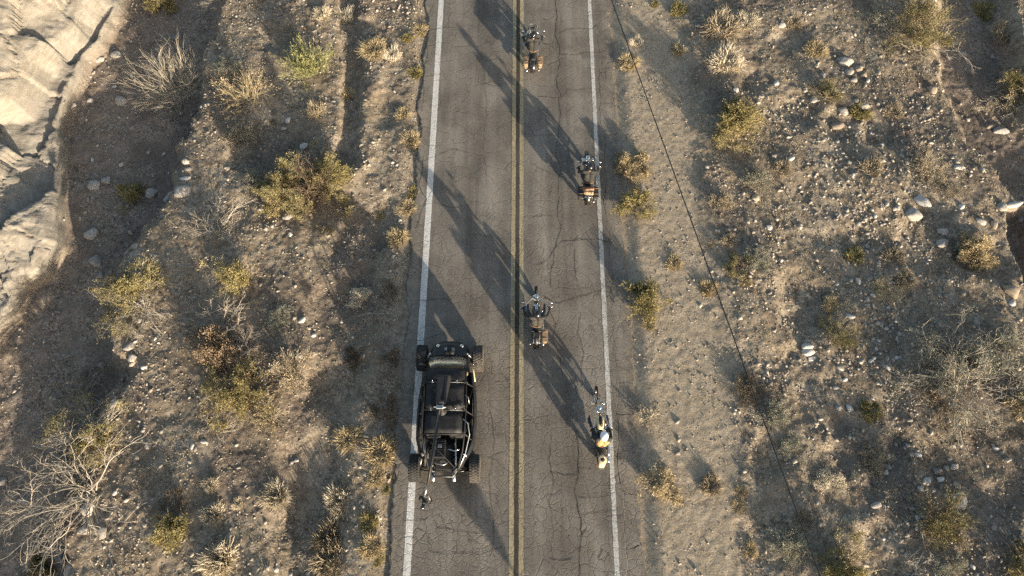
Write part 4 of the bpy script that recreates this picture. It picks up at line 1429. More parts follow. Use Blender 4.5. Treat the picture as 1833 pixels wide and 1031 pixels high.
# smaller loose stones that nothing tells apart, region by region
COLN = {'pale': 'pale buff', 'grey': 'grey', 'tan': 'tan', 'white': 'whitish'}
LAND = [(1634, 380, 'big curved boulder'), (1560, 300, 'straw tuft in the scatter'), (1497, 226, 'broad tan boulder'), (1530, 460, 'olive tuft in the scatter'),
        (1600, 460, 'straw tuft on the lit rise'), (1572, 508, 'tan stone at the dark gap'), (1490, 545, 'tan tuft above the olive shrub'), (1446, 630, 'white broken slabs'),
        (1500, 598, 'pale olive shrub'), (1560, 646, 'white chip'), (1523, 567, 'white split stone'), (1590, 690, 'arching grey bush'), (1513, 112, 'stone heap'),
        (1480, 170, 'olive-grey shrub'), (1558, 224, 'grey stone by the stick'), (1715, 896, 'white block'), (1668, 935, 'dark olive bush'), (1569, 904, 'flat stone by the pit'),
        (1690, 840, 'cluster of rocks'), (1779, 945, 'lone lower right cobble'), (1562, 822, 'pale tan shrub'), (1820, 1000, 'spiky corner bush'), (310, 158, 'bleached bush'),
        (236, 350, 'lone yellow bush'), (172, 330, 'grey gully boulders'), (216, 181, 'pale angular boulder'), (318, 66, 'slanted grey slab'), (163, 418, 'halfway gully boulder'),
        (245, 545, 'broad limbed bush'), (231, 640, 'rim blocks'), (240, 441, 'foot of the stony bank'), (165, 775, 'sprawling rim bush'), (310, 948, 'small yellow-green shrub'),
        (385, 770, 'bare twig sprawl'), (382, 900, 'little whitish tufts'), (394, 1002, 'spiky whitish tuft'), (165, 900, 'largest dead bush'), (1600, 560, 'tan scrub strip'), (1500, 320, 'upper scatter'), (1600, 250, 'field above the scatter')]
REG = [
    (70, (1480, 250, 1640, 560), 'loose pale stone in the stone scatter of the right field', 'stones of the right-hand scatter'),
    (45, (1500, 560, 1640, 720), 'loose stone on the gravel left of the arching grey bush', 'stones left of the arching bush'),
    (26, (1440, 90, 1600, 250), 'loose stone around the heap on the upper right field', 'stones round the upper heap'),
    (30, (1560, 800, 1830, 1000), 'loose stone on the dark soil of the lower right', 'stones on the lower right soil'),
    (36, (130, 60, 330, 420), 'loose stone on the shaded floor of the left gully', 'stones on the gully floor'),
    (30, (210, 380, 300, 760), 'loose stone on the stony bank above the left gully', 'stones on the gully bank'),
    (24, (200, 760, 420, 1020), 'loose stone on the gravel of the lower left', 'stones on the lower left gravel'),
]
SMALL = {c: [rock_mesh(300 + 10 * i + k, M['rock_' + c], 1, .7, .6) for k in range(3)] for i, c in enumerate(('pale', 'grey', 'tan', 'white'))}
for n, (x0, y0, x1, y1), lab, grp in REG:
    for k in range(n):
        px, py = rt.uniform(x0, x1), rt.uniform(y0, y1)
        x, y, z = on(px, py)
        c = rt.choice(('pale', 'pale', 'tan', 'grey', 'white'))
        r = rt.choice((.045, .055, .065, .085, .11)) * rt.uniform(.8, 1.2)
        o = link(bpy.data.objects.new('stone', SMALL[c][k % 3]))
        o.scale = (r * rt.uniform(1, 1.5), r, r * rt.uniform(.7, 1.1))
        o.rotation_euler = (rt.uniform(-.3, .3), rt.uniform(-.3, .3), rt.uniform(0, 6.28))
        o.location = (x, y, z + r * .2)
        size = 'small' if r < .06 else ('medium' if r < .085 else 'larger')
        lx, ly, ln = min(LAND, key=lambda q: (q[0] - px) ** 2 + (q[1] - py) ** 2)
        dx, dy = px - lx, py - ly
        way = ('right of' if dx > 0 else 'left of') if abs(dx) > abs(dy) else ('below' if dy > 0 else 'above')
        near = 'close ' if math.hypot(dx, dy) < 34 else ''
        tag(o, f"{size} {COLN[c]} stone {near}{way} the {ln}", 'stone', grp)


# ------------------------------------------------------------------ gravel, litter and dry ground cover: nobody could count these
def scatter_points(n, rng, dens):
    x = rng.uniform(-23.5, 23.5, n)
    y = rng.uniform(-1.5, 25, n)
    keep = np.abs(x) > 4.25
    x, y = x[keep], y[keep]
    h, clay, shl, gm, vn = zones(x, y)
    p = dens(x, y, clay, shl, gm, vn)
    k = rng.rand(len(x)) < p
    return x[k], y[k], h[k], rng


def make_gravel(name, n, seed, m, r0, r1, dens):
    rng = np.random.RandomState(seed)
    x, y, h, _ = scatter_points(n, rng, dens)
    k = len(x)
    B = np.array([(1, 0, 0), (0, 1, 0), (-1, 0, 0), (0, -1, 0), (0, 0, 1), (0, 0, -1)], float)
    T = np.array([(0, 1, 4), (1, 2, 4), (2, 3, 4), (3, 0, 4), (1, 0, 5), (2, 1, 5), (3, 2, 5), (0, 3, 5)])
    r = r0 + (r1 - r0) * rng.rand(k) ** 3
    V = B[None] * (1 + rng.uniform(-.4, .4, (k, 6, 1))) + rng.normal(0, .16, (k, 6, 3))
    a = rng.uniform(0, 6.28, k)
    c, s = np.cos(a)[:, None], np.sin(a)[:, None]
    X, Y = V[..., 0] * 1.25, V[..., 1] * .85
    V = np.stack([c * X - s * Y, s * X + c * Y, V[..., 2] * .62], -1) * r[:, None, None]
    V += np.stack([x, y, h + r * .22], 1)[:, None, :]
    F = (T[None] + 6 * np.arange(k)[:, None, None]).reshape(-1, 3)
    o = link(bpy.data.objects.new(name, mesh_np(name, V.reshape(-1, 3), F, m)))
    o['kind'] = 'stuff'


def patch(x, y, f, ox, lo=-.1, hi=.25):
    return sst(lo, hi, fbm(x, y, f, 4, .55, ox))


STONY = lambda x, y: np.exp(-((x - 14) / 2.6) ** 2 - ((y - 11.5) / 6.5) ** 2)
make_gravel('gravel', 80000, 1, M['gravel'], .012, .050, lambda x, y, c, s, g, v: (1 - c) * (1 - .62 * s) * (.4 + .6 * patch(x, y, .5, 21)) * (1 - .5 * g))
make_gravel('gravel', 52000, 2, M['gravel_pale'], .016, .098, lambda x, y, c, s, g, v: (1 - c) * (1 - .9 * s) * (.07 + .43 * patch(x, y, .45, 33, 0, .3) + .95 * STONY(x, y)) * (1 - .3 * g))


def make_cover(name, n, seed, m, blades, rad, dens, width=.008, h=.6):
    rng = np.random.RandomState(seed)
    x, y, z, _ = scatter_points(n, rng, dens)
    k = len(x)
    a = rng.uniform(0, 6.28, (k, blades))
    e = rng.uniform(.1, 1.35, (k, blades))
    R_ = (rad * rng.uniform(.5, 1.5, k))[:, None]
    ln = R_ * rng.uniform(.5, 1.1, (k, blades))
    bx = x[:, None] + rng.normal(0, .35, (k, blades)) * R_
    by = y[:, None] + rng.normal(0, .35, (k, blades)) * R_
    bz = np.repeat(z[:, None] - .005, blades, 1)
    tx, ty, tz = bx + ln * np.cos(e) * np.cos(a), by + ln * np.cos(e) * np.sin(a), bz + ln * np.sin(e) * h
    sa = a + 1.57 + rng.normal(0, .5, (k, blades))
    w = width * rng.uniform(.6, 1.6, (k, blades))
    V = np.stack([np.stack([bx - w * np.cos(sa), by - w * np.sin(sa), bz], -1), np.stack([bx + w * np.cos(sa), by + w * np.sin(sa), bz], -1), np.stack([tx, ty, tz], -1)], 2)
    F = np.arange(k * blades * 3).reshape(-1, 3)
    o = link(bpy.data.objects.new(name, mesh_np(name, V.reshape(-1, 3), F, m)))
    o['kind'] = 'stuff'


veg = lambda x, y, c, s, g, v: (1 - c) * (1 - .93 * s) * (1 - .8 * g) * patch(x, y, .4, 55, -.05, .3)
make_cover('dry_grass', 15000, 5, M['straw'], 16, .13, veg)
make_cover('dry_grass', 12000, 6, M['sage'], 16, .12, lambda x, y, c, s, g, v: (1 - c) * (1 - .95 * s) * (1 - .85 * g) * patch(x, y, .4, 91, 0, .3))
make_cover('dry_grass', 4500, 7, M['gold'], 14, .10, lambda x, y, c, s, g, v: (1 - c) * (1 - .9 * s) * (1 - .85 * g) * patch(x, y, .5, 120, .02, .3))
make_cover('dry_grass', 8000, 8, M['dkbrown'], 14, .12, lambda x, y, c, s, g, v: (1 - c) * (1 - .95 * s) * (1 - .7 * g) * patch(x, y, .5, 140, 0, .3))
# weeds along the two asphalt edges
make_cover('roadside_weeds', 2600, 9, M['gold'], 14, .07, lambda x, y, c, s, g, v: np.exp(-((np.abs(x) - 4.4) / .3) ** 2) * patch(x, y, .8, 10, -.05, .2))

# ------------------------------------------------------------------ motorcycles
def arc(c, r, a0, a1, n, plane='yz', x=0.0):
    out = []
    for k in range(n + 1):
        a = R(a0 + (a1 - a0) * k / n)
        out.append((x, c[0] + r * math.cos(a), c[1] + r * math.sin(a)))
    return out


def wheel(parent, y, rad, w, tyre_m=False):
    mb = MB()
    t = w / 2
    mb.lathe([(rad - .085, -t * .7), (rad - .05, -t), (rad - .02, -t * .85), (rad, -t * .35), (rad, t * .35), (rad - .02, t * .85), (rad - .05, t), (rad - .085, t * .7)], (0, y, rad), (1, 0, 0), 32)
    ty = mb.build('wheel', M['rubber'], parent)
    rm = MB()
    rm.lathe([(rad - .075, -t * .62), (rad - .11, -t * .4), (rad - .11, t * .4), (rad - .075, t * .62), (rad - .075, -t * .62)], (0, y, rad), (1, 0, 0), 32)
    rm.lathe([(.0, -t * 1.25), (.045, -t * 1.2), (.05, -t * .3), (.05, t * .3), (.045, t * 1.2), (0, t * 1.25)], (0, y, rad), (1, 0, 0), 12)
    rm.build('rim', M['steel'], ty)
    sp = MB()
    for k in range(14):
        a = 2 * math.pi * k / 14
        s = .03 if k % 2 else -.03
        sp.tube([(s, y + .04 * math.cos(a), rad + .04 * math.sin(a)), (0, y + (rad - .1) * math.cos(a + .15), rad + (rad - .1) * math.sin(a + .15))], .005, 4, False)
    sp.build('spokes', M['chrome'], ty)['kind'] = 'stuff'
    return ty


def fender(name, parent, y, rad, w, a0, a1, m, thick=.01):
    mb = MB()
    rings = []
    for k in range(15):
        a = R(a0 + (a1 - a0) * k / 14)
        ring = []
        prof = [(-w / 2, -.09), (-w / 2, -.02), (-w * .36, .015), (0, .03), (w * .36, .015), (w / 2, -.02), (w / 2, -.09)]
        prof = prof + [(x * .93, z - thick) for x, z in reversed(prof)]
        for x, dz in prof:
            r = rad + dz
            ring.append((x, y + r * math.cos(a), rad - .02 + r * math.sin(a)))
        rings.append(ring)
    mb.loft(rings)
    return mb.build(name, m, parent)


def motorcycle(name, label, loc, rotz, o):
    r = thing(name, label, 'motorcycle', loc, rotz, 'motorcycles riding along the road')
    fy, ry, RF, RR = o.get('fy', .88), o.get('ry', -.76), o.get('rf', .33), .33
    paint, trim = M[o.get('paint', 'black_paint_gloss')], M['chrome']
    wheel(r, fy, RF, o.get('wf', .12))
    wheel(r, ry, RR, .18)
    hx, hy, hzz = .0, o.get('hy', .46), o.get('hz', .94)          # steering head
    if o.get('front_fender', True):
        fender('front_fender', r, fy, RF + .035, .15, 20, 150, paint)
    for s in (-1, 1):
        mb = MB()
        mb.tube([(s * .10, fy - .0, RF), (s * .10, fy + (hy - fy) * .45, RF + (hzz - RF) * .45)], .030, 10)
        mb.tube([(s * .10, fy + (hy - fy) * .45, RF + (hzz - RF) * .45), (s * .10, hy, hzz)], .022, 10)
        mb.build('fork_leg', trim, r)
    mb = MB()
    mb.box((0, hy - .005, hzz + .01), (.27, .07, .035))
    mb.box((0, hy + .10, hzz - .14), (.27, .07, .035))
    mb.build('fork_clamp', trim, r)
    # headlight
    mb = MB()
    mb.lathe([(0, -.11), (.05, -.105), (.085, -.06), (.098, 0), (.102, .03), (.095, .035)], (0, hy + .17, hzz - .05), (0, 1, -.12), 20)
    hl = mb.build('headlight', trim, r)
    mb = MB()
    mb.lathe([(.095, .030), (.06, .045), (0, .05)], (0, hy + .17, hzz - .05), (0, 1, -.12), 20)
    mb.build('lens', M['white_helmet'], hl)
    if o.get('spot', False):
        for s in (-1, 1):
            mb = MB()
            mb.ell((s * .2, hy + .14, hzz - .12), (.055, .07, .055))
            mb.build('spot_lamp', trim, r)
    # handlebar
    gx, gy, gz = o['grip']
    bar = MB()
    for s in (-1, 1):
        bar.tube([(0, hy - .02, hzz + .07), (s * .07, hy - .02, hzz + .07), (s * .16, hy - .0, hzz + .07 + (gz - hzz) * .8), (s * (gx * .62), hy + (gy - hy) * .35, gz + .01),
                  (s * gx, gy, gz), (s * (gx + .1), gy - .07, gz - .012)], .0145, 8)
        bar.tube([(s * .06, hy - .01, hzz), (s * .06, hy - .02, hzz + .08)], .02, 8)
    hb = bar.build('handlebar', trim, r)
    for s in (-1, 1):
        mb = MB()
        mb.tube([(s * (gx - .05), gy + .035, gz + .003), (s * (gx + .11), gy - .078, gz - .014)], .021, 10)
        mb.build('grip', M['rubber'], hb)
        mb = MB()
        mb.tube([(s * (gx - .07), gy + .06, gz), (s * (gx - .02), gy + .075, gz), (s * (gx + .12), gy + .0, gz - .01)], .008, 6)
        mb.build('lever', trim, hb)
        if o.get('mirror', True):
            mb = MB()
            mb.tube([(s * (gx - .06), gy + .04, gz), (s * (gx - .02), gy + .09, gz + .12), (s * (gx + .03), gy + .09, gz + .16)], .007, 6)
            mb.ell((s * (gx + .05), gy + .09, gz + .17), (.075, .022, .05))
            mb.build('mirror', trim, hb)
    if o.get('screen'):
        mb = MB()
        rings = []
        for k in range(5):
            t = k / 4
            wv, zz, yy = .46 - .12 * t * t, hzz - .02 + .42 * t, hy + .30 - .16 * t
            front = [(wv * q * .5, yy - .10 * (q * q), zz) for q in (-1, -.6, -.2, .2, .6, 1)]
            back = [(x, y - .012, z) for x, y, z in reversed(front)]
            rings.append(front + back)
        mb.loft(rings)
        mb.build('windscreen', M['screen'], r)
    # tank
    tc = o.get('tank_y', .16)
    mb = MB()
    rings = []
    tl = o.get('tank_l', .58)
    for k in range(11):
        t = k / 10
        hw = .155 * (math.sin(math.pi * min(1, (t * .86 + .12))) ** .55) * o.get('tank_w', 1.0)
        top = .80 + .12 * math.sin(math.pi * (.12 + .8 * t)) ** .7 + .03 * t
        yy = tc - tl * .5 + tl * t
        ring = []
        for j in range(14):
            a = 2 * math.pi * j / 14
            ring.append((hw * math.copysign(abs(math.cos(a)) ** .8, math.cos(a)), yy, top - .11 + (.11 if math.sin(a) > 0 else .13) * math.sin(a)))
        rings.append(ring)
    mb.loft(rings)
    tank = mb.build('tank', M[o.get('tank_paint', o.get('paint', 'black_paint_gloss'))], r)
    mb = MB()
    rings = []
    for k in range(7):
        t = k / 6
        yy = tc - .12 + .30 * t
        w = .052 * math.sin(math.pi * (.16 + .68 * t)) ** .6
        zt = .80 + .12 * math.sin(math.pi * (.12 + .8 * (yy - tc + tl / 2) / tl)) ** .7 + .03 * ((yy - tc) / tl + .5)
        rings.append([(w * math.cos(a), yy, zt - .006 + .020 * math.sin(a)) for a in (2 * math.pi * j / 10 for j in range(10))])
    mb.loft(rings)
    mb.build('console', trim if o.get('console', True) else M['canvas_olive'], tank)
    for s in (-1, 1):
        mb = MB()
        mb.lathe([(0, .02), (.028, .018), (.034, 0), (.03, -.02)], (s * .085, tc + .12, .925), (s * .35, 0, 1), 12)
        mb.build('filler_cap', trim, tank)
    # frame
    mb = MB()
    for s in (-1, 1):
        mb.tube([(0, hy - .04, hzz - .03), (s * .07, .26, .55), (s * .13, .18, .20), (s * .13, -.45, .18), (s * .14, ry + .1, .30), (s * .14, ry, .33)], .018, 8)
        mb.tube([(0, hy - .06, hzz), (s * .05, 0, .74), (s * .12, -.45, .58), (s * .14, ry, .36)], .018, 8)
        mb.tube([(s * .14, ry, .36), (s * .13, -.42, .66)], .03, 8)
    mb.build('frame', M['black_paint_gloss'], r)
    # engine: crankcase with two finned cylinders in a V
    mb = MB()
    mb.box((0, .02, .36), (.26, .42, .26))
    mb.lathe([(0, -.02), (.10, -.015), (.11, .02), (.10, .05), (0, .06)], (.14, .05, .36), (1, 0, 0), 16)
    mb.lathe([(0, -.02), (.12, -.015), (.13, .02), (.12, .05), (0, .06)], (-.14, -.08, .34), (-1, 0, 0), 16)
    en = mb.build('engine', M['steel'], r)
    for s in (-1, 1):
        mb = MB()
        ax = Vector((0, s * .38, 1)).normalized()
        b0 = Vector((0, .03 + s * .06, .46))
        prof = []
        for k in range(7):
            prof += [(.085, k * .032), (.11, k * .032 + .004), (.11, k * .032 + .014), (.085, k * .032 + .018)]
        mb.lathe([(0, 0)] + prof + [(.09, .235), (.07, .27), (0, .275)], b0, ax, 16)
        mb.build('cylinder', M['black_satin'] if s > 0 else M['steel'], en)
    mb = MB()
    mb.lathe([(0, -.03), (.09, -.025), (.10, .02), (.085, .045), (0, .055)], (.19, .04, .64), (1, 0, .1), 18)
    mb.build('air_cleaner', trim, en)
    # exhausts on the right side, staggered
    for k, (z, x, yend) in enumerate(((.27, .24, -1.02), (.38, .25, -.80))):
        mb = MB()
        mb.tube([(.10, .22 - .2 * k, .60), (.2, .30 - .22 * k, .5), (x, .22 - .2 * k, z + .04), (x, -.1 - .1 * k, z), (x, -.35, z)], .024, 8)
        mb.tube([(x, -.33, z), (x, -.40, z), (x + .01, yend + .1, z + .015), (x + .01, yend, z + .018)], [.026, .046, .05, .046], 12)
        mb.build('exhaust_pipe', trim, r)
    if o.get('twin_exhaust'):
        mb = MB()
        mb.tube([(-.22, .1, .30), (-.24, -.33, .28), (-.25, -.42, .28), (-.25, -1.05, .30)], [.024, .026, .05, .05], 12)
        mb.build('exhaust_pipe', trim, r)
    # seat
    mb = MB()
    rings = []
    sy0, sy1 = o.get('seat', (-.86, -.10))
    for k in range(9):
        t = k / 8
        w = (.10 + .06 * math.sin(math.pi * min(1, .25 + .75 * (1 - t)))) * (1 if t < .9 else .8)
        zc = .71 + .07 * (1 - t) ** 2 + .03 * t
        yy = sy0 + (sy1 - sy0) * t
        rings.append([(w * math.cos(a), yy, zc + .055 * math.sin(a)) for a in (2 * math.pi * j / 12 for j in range(12))])
    mb.loft(rings)
    mb.build('seat', M[o.get('seat_m', 'black_matte')], r)
    fa = o.get('rear_arc', (5 + 0, 175))
    rf = fender('rear_fender', r, ry, RR + .06, .21, 40, 188, M[o.get('fender_paint', o.get('paint', 'black_paint_gloss'))])
    mb = MB()
    mb.ell((0, ry - .40, .42), (.04, .02, .022))
    mb.build('tail_light', M['red_lens'], rf)
    mb = MB()
    mb.box((0, ry - .425, .35), (.17, .012, .10), Matrix.Rotation(.35, 3, 'X'))
    mb.build('number_plate', M['steel'], rf)
    for s in (-1, 1):
        mb = MB()
        mb.tube([(s * .05, ry - .33, .50), (s * .17, ry - .34, .50)], .009, 6)
        mb.ell((s * .18, ry - .34, .50), (.022, .026, .022))
        mb.build('turn_signal', M['amber_lens'], r)
        mb = MB()
        mb.tube([(s * .12, .25, .32), (s * .30, o.get('peg', .38), .32)], .016, 8)
        mb.box((s * .31, o.get('peg', .38), .325), (.12, .20, .02))
        mb.build('footboard', M['steel'], r)
    mb = MB()
    mb.tube([(-.1, .05, .2), (-.2, -.1, .12), (-.22, -.22, .10)], .012, 6)
    mb.build('kickstand', M['steel'], r)
    for s in o.get('bags', ()):
        mb = MB()
        mb.box((s * .30, ry - .02, .55), (.17, .44, .30), Matrix.Rotation(s * .06, 3, 'Y'), ch=.045)
        bg = mb.build('saddlebag', M[o.get('bag_m', 'leather_tan')], r)
        mb = MB()
        mb.box((s * .305, ry - .02, .708), (.19, .46, .03), Matrix.Rotation(s * .06, 3, 'Y'))
        mb.build('lid', M[o.get('bag_m', 'leather_tan')], bg)
        for dy in (-.12, .12):
            mb = MB()
            mb.tube([(s * .21, ry + dy, .728), (s * .31, ry + dy, .732), (s * .405, ry + dy, .71), (s * .402, ry + dy, .56)], .014, 6, flat=.4)
            mb.build('strap', M['leather_brown'], bg)
    if o.get('sissy'):
        mb = MB()
        mb.tube([(-.11, ry + .02, .52), (-.11, ry - .12, .90), (-.08, ry - .17, 1.08), (.08, ry - .17, 1.08), (.11, ry - .12, .90), (.11, ry + .02, .52)], .011, 8)
        mb.build('sissy_bar', trim, r)
    if o.get('rack'):
        mb = MB()
        for x in (-.1, 0, .1):
            mb.tube([(x, ry + .12, .785), (x, ry - .34, .80)], .009, 6)
        for y in (ry + .1, ry - .1, ry - .33):
            mb.tube([(-.16, y, .79), (.16, y, .79)], .009, 6)
        mb.tube([(-.16, ry - .33, .79), (-.28, ry - .40, .76)], .008, 6)
        mb.tube([(.16, ry - .33, .79), (.28, ry - .40, .76)], .008, 6)
        mb.build('luggage_rack', trim, r)
    return r


# ------------------------------------------------------------------ riders
def capsule(mb, a, b, ra, rb, n=12, sx=1.0):
    a, b = Vector(a), Vector(b)
    t = (b - a).normalized()
    pts, rr = [], []
    for k in range(5):
        q = math.pi / 2 * (k / 4)
        pts.append(a - t * ra * math.cos(q)); rr.append(max(.002, ra * math.sin(q)))
    for k in range(1, 4):
        pts.append(a.lerp(b, k / 4)); rr.append(ra + (rb - ra) * k / 4)
    for k in range(5):
        q = math.pi / 2 * (1 - k / 4)
        pts.append(b + t * rb * math.cos(q)); rr.append(max(.002, rb * math.sin(q)))
    mb.tube(pts, rr, n)


def glove(parent, c, s, m):
    """a gloved hand closed round a grip at c: palm, four fingers of unequal length and a thumb"""
    c = Vector(c)
    g = Vector((s * .8, -.56, -.08)).normalized()                  # along the grip, outwards
    up = Vector((0, 0, 1))
    f = g.cross(up).normalized()
    if f.y < 0:
        f = -f
    u = Vector((0, 0, 1))
    mb = MB()
    rot = Matrix((g, f, u)).transposed()
    mb.ell(c - f * .030 + u * .018, (.044, .042, .017), rot, 12, 8)
    capsule(mb, c - f * .085 + u * .015, c - f * .04 + u * .018, .031, .030, 10)
    for k, (t, l, rr) in enumerate(((-.033, .92, .0105), (-.011, 1.0, .011), (.012, .96, .0105), (.033, .8, .009))):
        path = []
        for q in range(7):
            a = R(128 - (205 * l) * q / 6)
            path.append(c + g * (t + .002 * q * (1 if k > 1 else -1)) + (f * math.cos(a) + u * math.sin(a)) * .031)
        mb.tube(path, [rr * 1.05, rr * 1.1, rr, rr * 1.02, rr * .95, rr * .9, rr * .6], 7)
    th = [c - g * .045 - f * .03 + u * .01, c - g * .062 - f * .01 - u * .012, c - g * .050 + f * .012 - u * .03, c - g * .03 + f * .03 - u * .026]
    mb.tube(th, [.014, .0135, .012, .008], 7)
    return mb.build('glove', m, parent)


def rider(label, bike, o, group='riders on the motorcycles'):
    r = thing('person', label, 'person', bike.location, bike.rotation_euler[2], group)
    J = dict(pel=(0, -.40, .86), belly=(0, -.38, 1.02), chest=(0, -.33, 1.22), neck=(0, -.27, 1.44), head=(0, -.22, 1.575))
    J.update(o.get('J', {}))
    V_ = {k: Vector(v) for k, v in J.items()}
    gx, gy, gz = o['grip']
    mb = MB()
    segs = []                                                      # (a, b, radius, material slot)

    def seg(a, b, ra, rb, slot, flat=False):
        capsule(mb, a, b, ra, rb, 14)
        segs.append((np.array(a), np.array(b), (ra + rb) / 2, slot))
    # 0 upper garment, 1 sleeves, 2 trousers, 3 boots, 4 skin
    for s in (-1, 1):
        off = Vector((s * .075, 0, 0))
        seg(V_['pel'] + off * .95, V_['belly'] + off, .125, .115, 0)
        seg(V_['belly'] + off, V_['chest'] + off * 1.25, .12, .138, 0)
        seg(V_['chest'] + off * 1.15, V_['neck'] + Vector((s * .07, -.01, -.10)), .125, .075, 0)
    seg(V_['neck'] + Vector((0, 0, -.06)), V_['head'] + Vector((0, .0, -.05)), .058, .055, 4)
    seg(V_['head'] + Vector((0, -.012, .03)), V_['head'] + Vector((0, .022, -.055)), .098, .070, 4)
    hd = V_['head']
    seg(hd + Vector((0, .095, .005)), hd + Vector((0, .108, -.03)), .010, .016, 4)          # nose
    seg(hd + Vector((-.018, .085, -.075)), hd + Vector((.018, .085, -.075)), .014, .014, 4)  # mouth
    seg(hd + Vector((0, .07, -.11)), hd + Vector((0, .075, -.115)), .028, .026, 4)           # chin
    for s in (-1, 1):
        seg(hd + Vector((s * .088, -.01, -.02)), hd + Vector((s * .092, -.012, -.05)), .018, .014, 4)
        sh = V_['neck'] + Vector((s * .205, -.01, -.09))
        hand = Vector((s * (gx + .02), gy - .085, gz + .02))
        mid = sh.lerp(hand, .5)
        el = mid + Vector((s * .035, -.03, -.12)) * o.get('elbow', 1.0)
        seg(V_['neck'] + Vector((s * .08, -.01, -.085)), sh, .08, .085, 1)
        seg(sh, el, .078, .060, 1)
        seg(el, hand, .058, .036, 1)
        hip = V_['pel'] + Vector((s * .10, .02, -.02))
        kn = Vector((s * o.get('knee', .27), hip.y + .44, .74))
        ft = Vector((s * .30, o.get('peg', .38) - .02, .39))
        seg(hip, kn, .098, .066, 2)
        seg(kn, ft + Vector((0, -.03, .04)), .064, .046, 2)
        seg(ft + Vector((0, -.03, .06)), ft + Vector((0, -.02, .0)), .052, .05, 3)
        seg(ft + Vector((0, -.05, -.005)), ft + Vector((s * .01, .17, -.012)), .042, .036, 3)
    tmp = mb.build('body', M['skin'])
    rm = tmp.modifiers.new('r', 'REMESH')
    rm.mode = 'VOXEL'
    rm.voxel_size = .0125
    sm = tmp.modifiers.new('s', 'SMOOTH')
    sm.factor = .5
    sm.iterations = 3
    dg = bpy.context.evaluated_depsgraph_get()
    me = bpy.data.meshes.new_from_object(tmp.evaluated_get(dg))
    bpy.data.objects.remove(tmp)
    me.name = 'body'
    me.materials.clear()
    for k in o['cloth']:
        me.materials.append(M[k])
    me.materials.append(M['skin'])
    nf = len(me.polygons)
    cen = np.zeros(nf * 3)
    me.polygons.foreach_get('center', cen)
    cen = cen.reshape(-1, 3)
    # folds in the cloth
    nv = len(me.vertices)
    co = np.zeros(nv * 3)
    no = np.zeros(nv * 3)
    me.vertices.foreach_get('co', co)
    me.vertices.foreach_get('normal', no)
    co, no = co.reshape(-1, 3), no.reshape(-1, 3)
    keep = np.linalg.norm(co - np.array(hd), axis=1) > .17
    wr = fbm(co[:, 0] * 1.3 + co[:, 2] * .6, co[:, 1] + co[:, 2] * 1.2, 9, 3, .6, 14) * .016
    me.vertices.foreach_set('co', (co + no * (wr * keep)[:, None]).ravel().astype(np.float32))
    best = np.full(nf, 1e9)
    slot = np.zeros(nf, int)
    for a, b, ra, sl_ in segs:
        d = b - a
        t = np.clip(((cen - a) @ d) / max(1e-9, d @ d), 0, 1)
        q = np.linalg.norm(cen - a - t[:, None] * d, axis=1) - ra
        m = q < best
        best[m] = q[m]
        slot[m] = sl_
    me.polygons.foreach_set('material_index', slot.astype(np.int32))
    me.polygons.foreach_set('use_smooth', np.ones(nf, bool))
    link(bpy.data.objects.new('body', me), r)
    for s in (-1, 1):
        glove(r, (s * (gx + .03), gy - .02, gz - .004), s, M['boot'])
    # helmet: an open-face shell with a rim and a peak
    mb = MB()
    prof = [(.128, -.075), (.140, -.05), (.146, .0), (.140, .05), (.118, .10), (.075, .135), (.03, .148), (0, .150)]
    V0 = hd + Vector((0, -.012, .02))
    rings = []
    for rr, z in prof:
        ring = []
        for j in range(24):
            a = 2 * math.pi * j / 24
            zz = z
            if z < .02 and math.sin(a) > .35:                       # cut away over the face
                zz = max(z, .01 + .02 * (math.sin(a) - .35))
            ring.append(V0 + Vector((rr * .93 * math.cos(a), rr * 1.12 * math.sin(a), zz)))
        rings.append(ring)
    mb.loft(rings)
    he = mb.build('helmet', M[o.get('helmet', 'black_paint_gloss')], r)
    mb = MB()
    mb.tube([V0 + Vector((.122 * math.cos(a), .145 * math.sin(a), .035)) for a in (R(25 + 13 * k) for k in range(11))], .012, 6)
    mb.build('brim', M['black_matte'], he)
    mb = MB()
    for s in (-1, 1):
        mb.ell(hd + Vector((s * .034, .092, .0)), (.030, .010, .022))
    mb.tube([hd + Vector((-.085, .02, .005)), hd + Vector((-.06, .085, .008)), hd + Vector((0, .103, .008)), hd + Vector((.06, .085, .008)), hd + Vector((.085, .02, .005))], .004, 5)
    mb.build('sunglasses', M['black_paint_gloss'], r)
    # belt
    mb = MB()
    pl = V_['pel'] + Vector((0, .0, .045))
    mb.tube([pl + Vector((.205 * math.cos(a), .133 * math.sin(a), 0)) for a in (2 * math.pi * k / 20 for k in range(21))], .016, 6, False)
    mb.build('belt', M['leather_brown'], r)
    return r


def bedroll(label, bike, c, ln, rad, m, yaw=0.0):
    q = Matrix.Rotation(bike.rotation_euler[2], 3, 'Z') @ Vector(c) + bike.location
    r = thing('bedroll', label, 'luggage', q, bike.rotation_euler[2] + yaw, 'luggage strapped behind a rider')
    mb = MB()
    prof = [(0, -ln / 2)] + [(rad * k / 3, -ln / 2 - .006 * (k % 2)) for k in (1, 2)] + [(rad, -ln / 2 + .01), (rad * 1.04, -ln * .2), (rad * .97, 0), (rad * 1.05, ln * .22), (rad, ln / 2 - .01), (rad * .66, ln / 2), (0, ln / 2)]
    mb.lathe(prof, (0, 0, rad), (1, 0, 0), 16)
    mb.build('roll', M[m], r)
    for s in (-.3, .3):
        mb = MB()
        mb.lathe([(rad * 1.07, -.014), (rad * 1.09, 0), (rad * 1.07, .014)], (s * ln, 0, rad), (1, 0, 0), 16)
        mb.build('strap', M['leather_brown'], r)
    return r


def road_xy(px, py):
    x, y = at(px, py, 0)
    return x, y


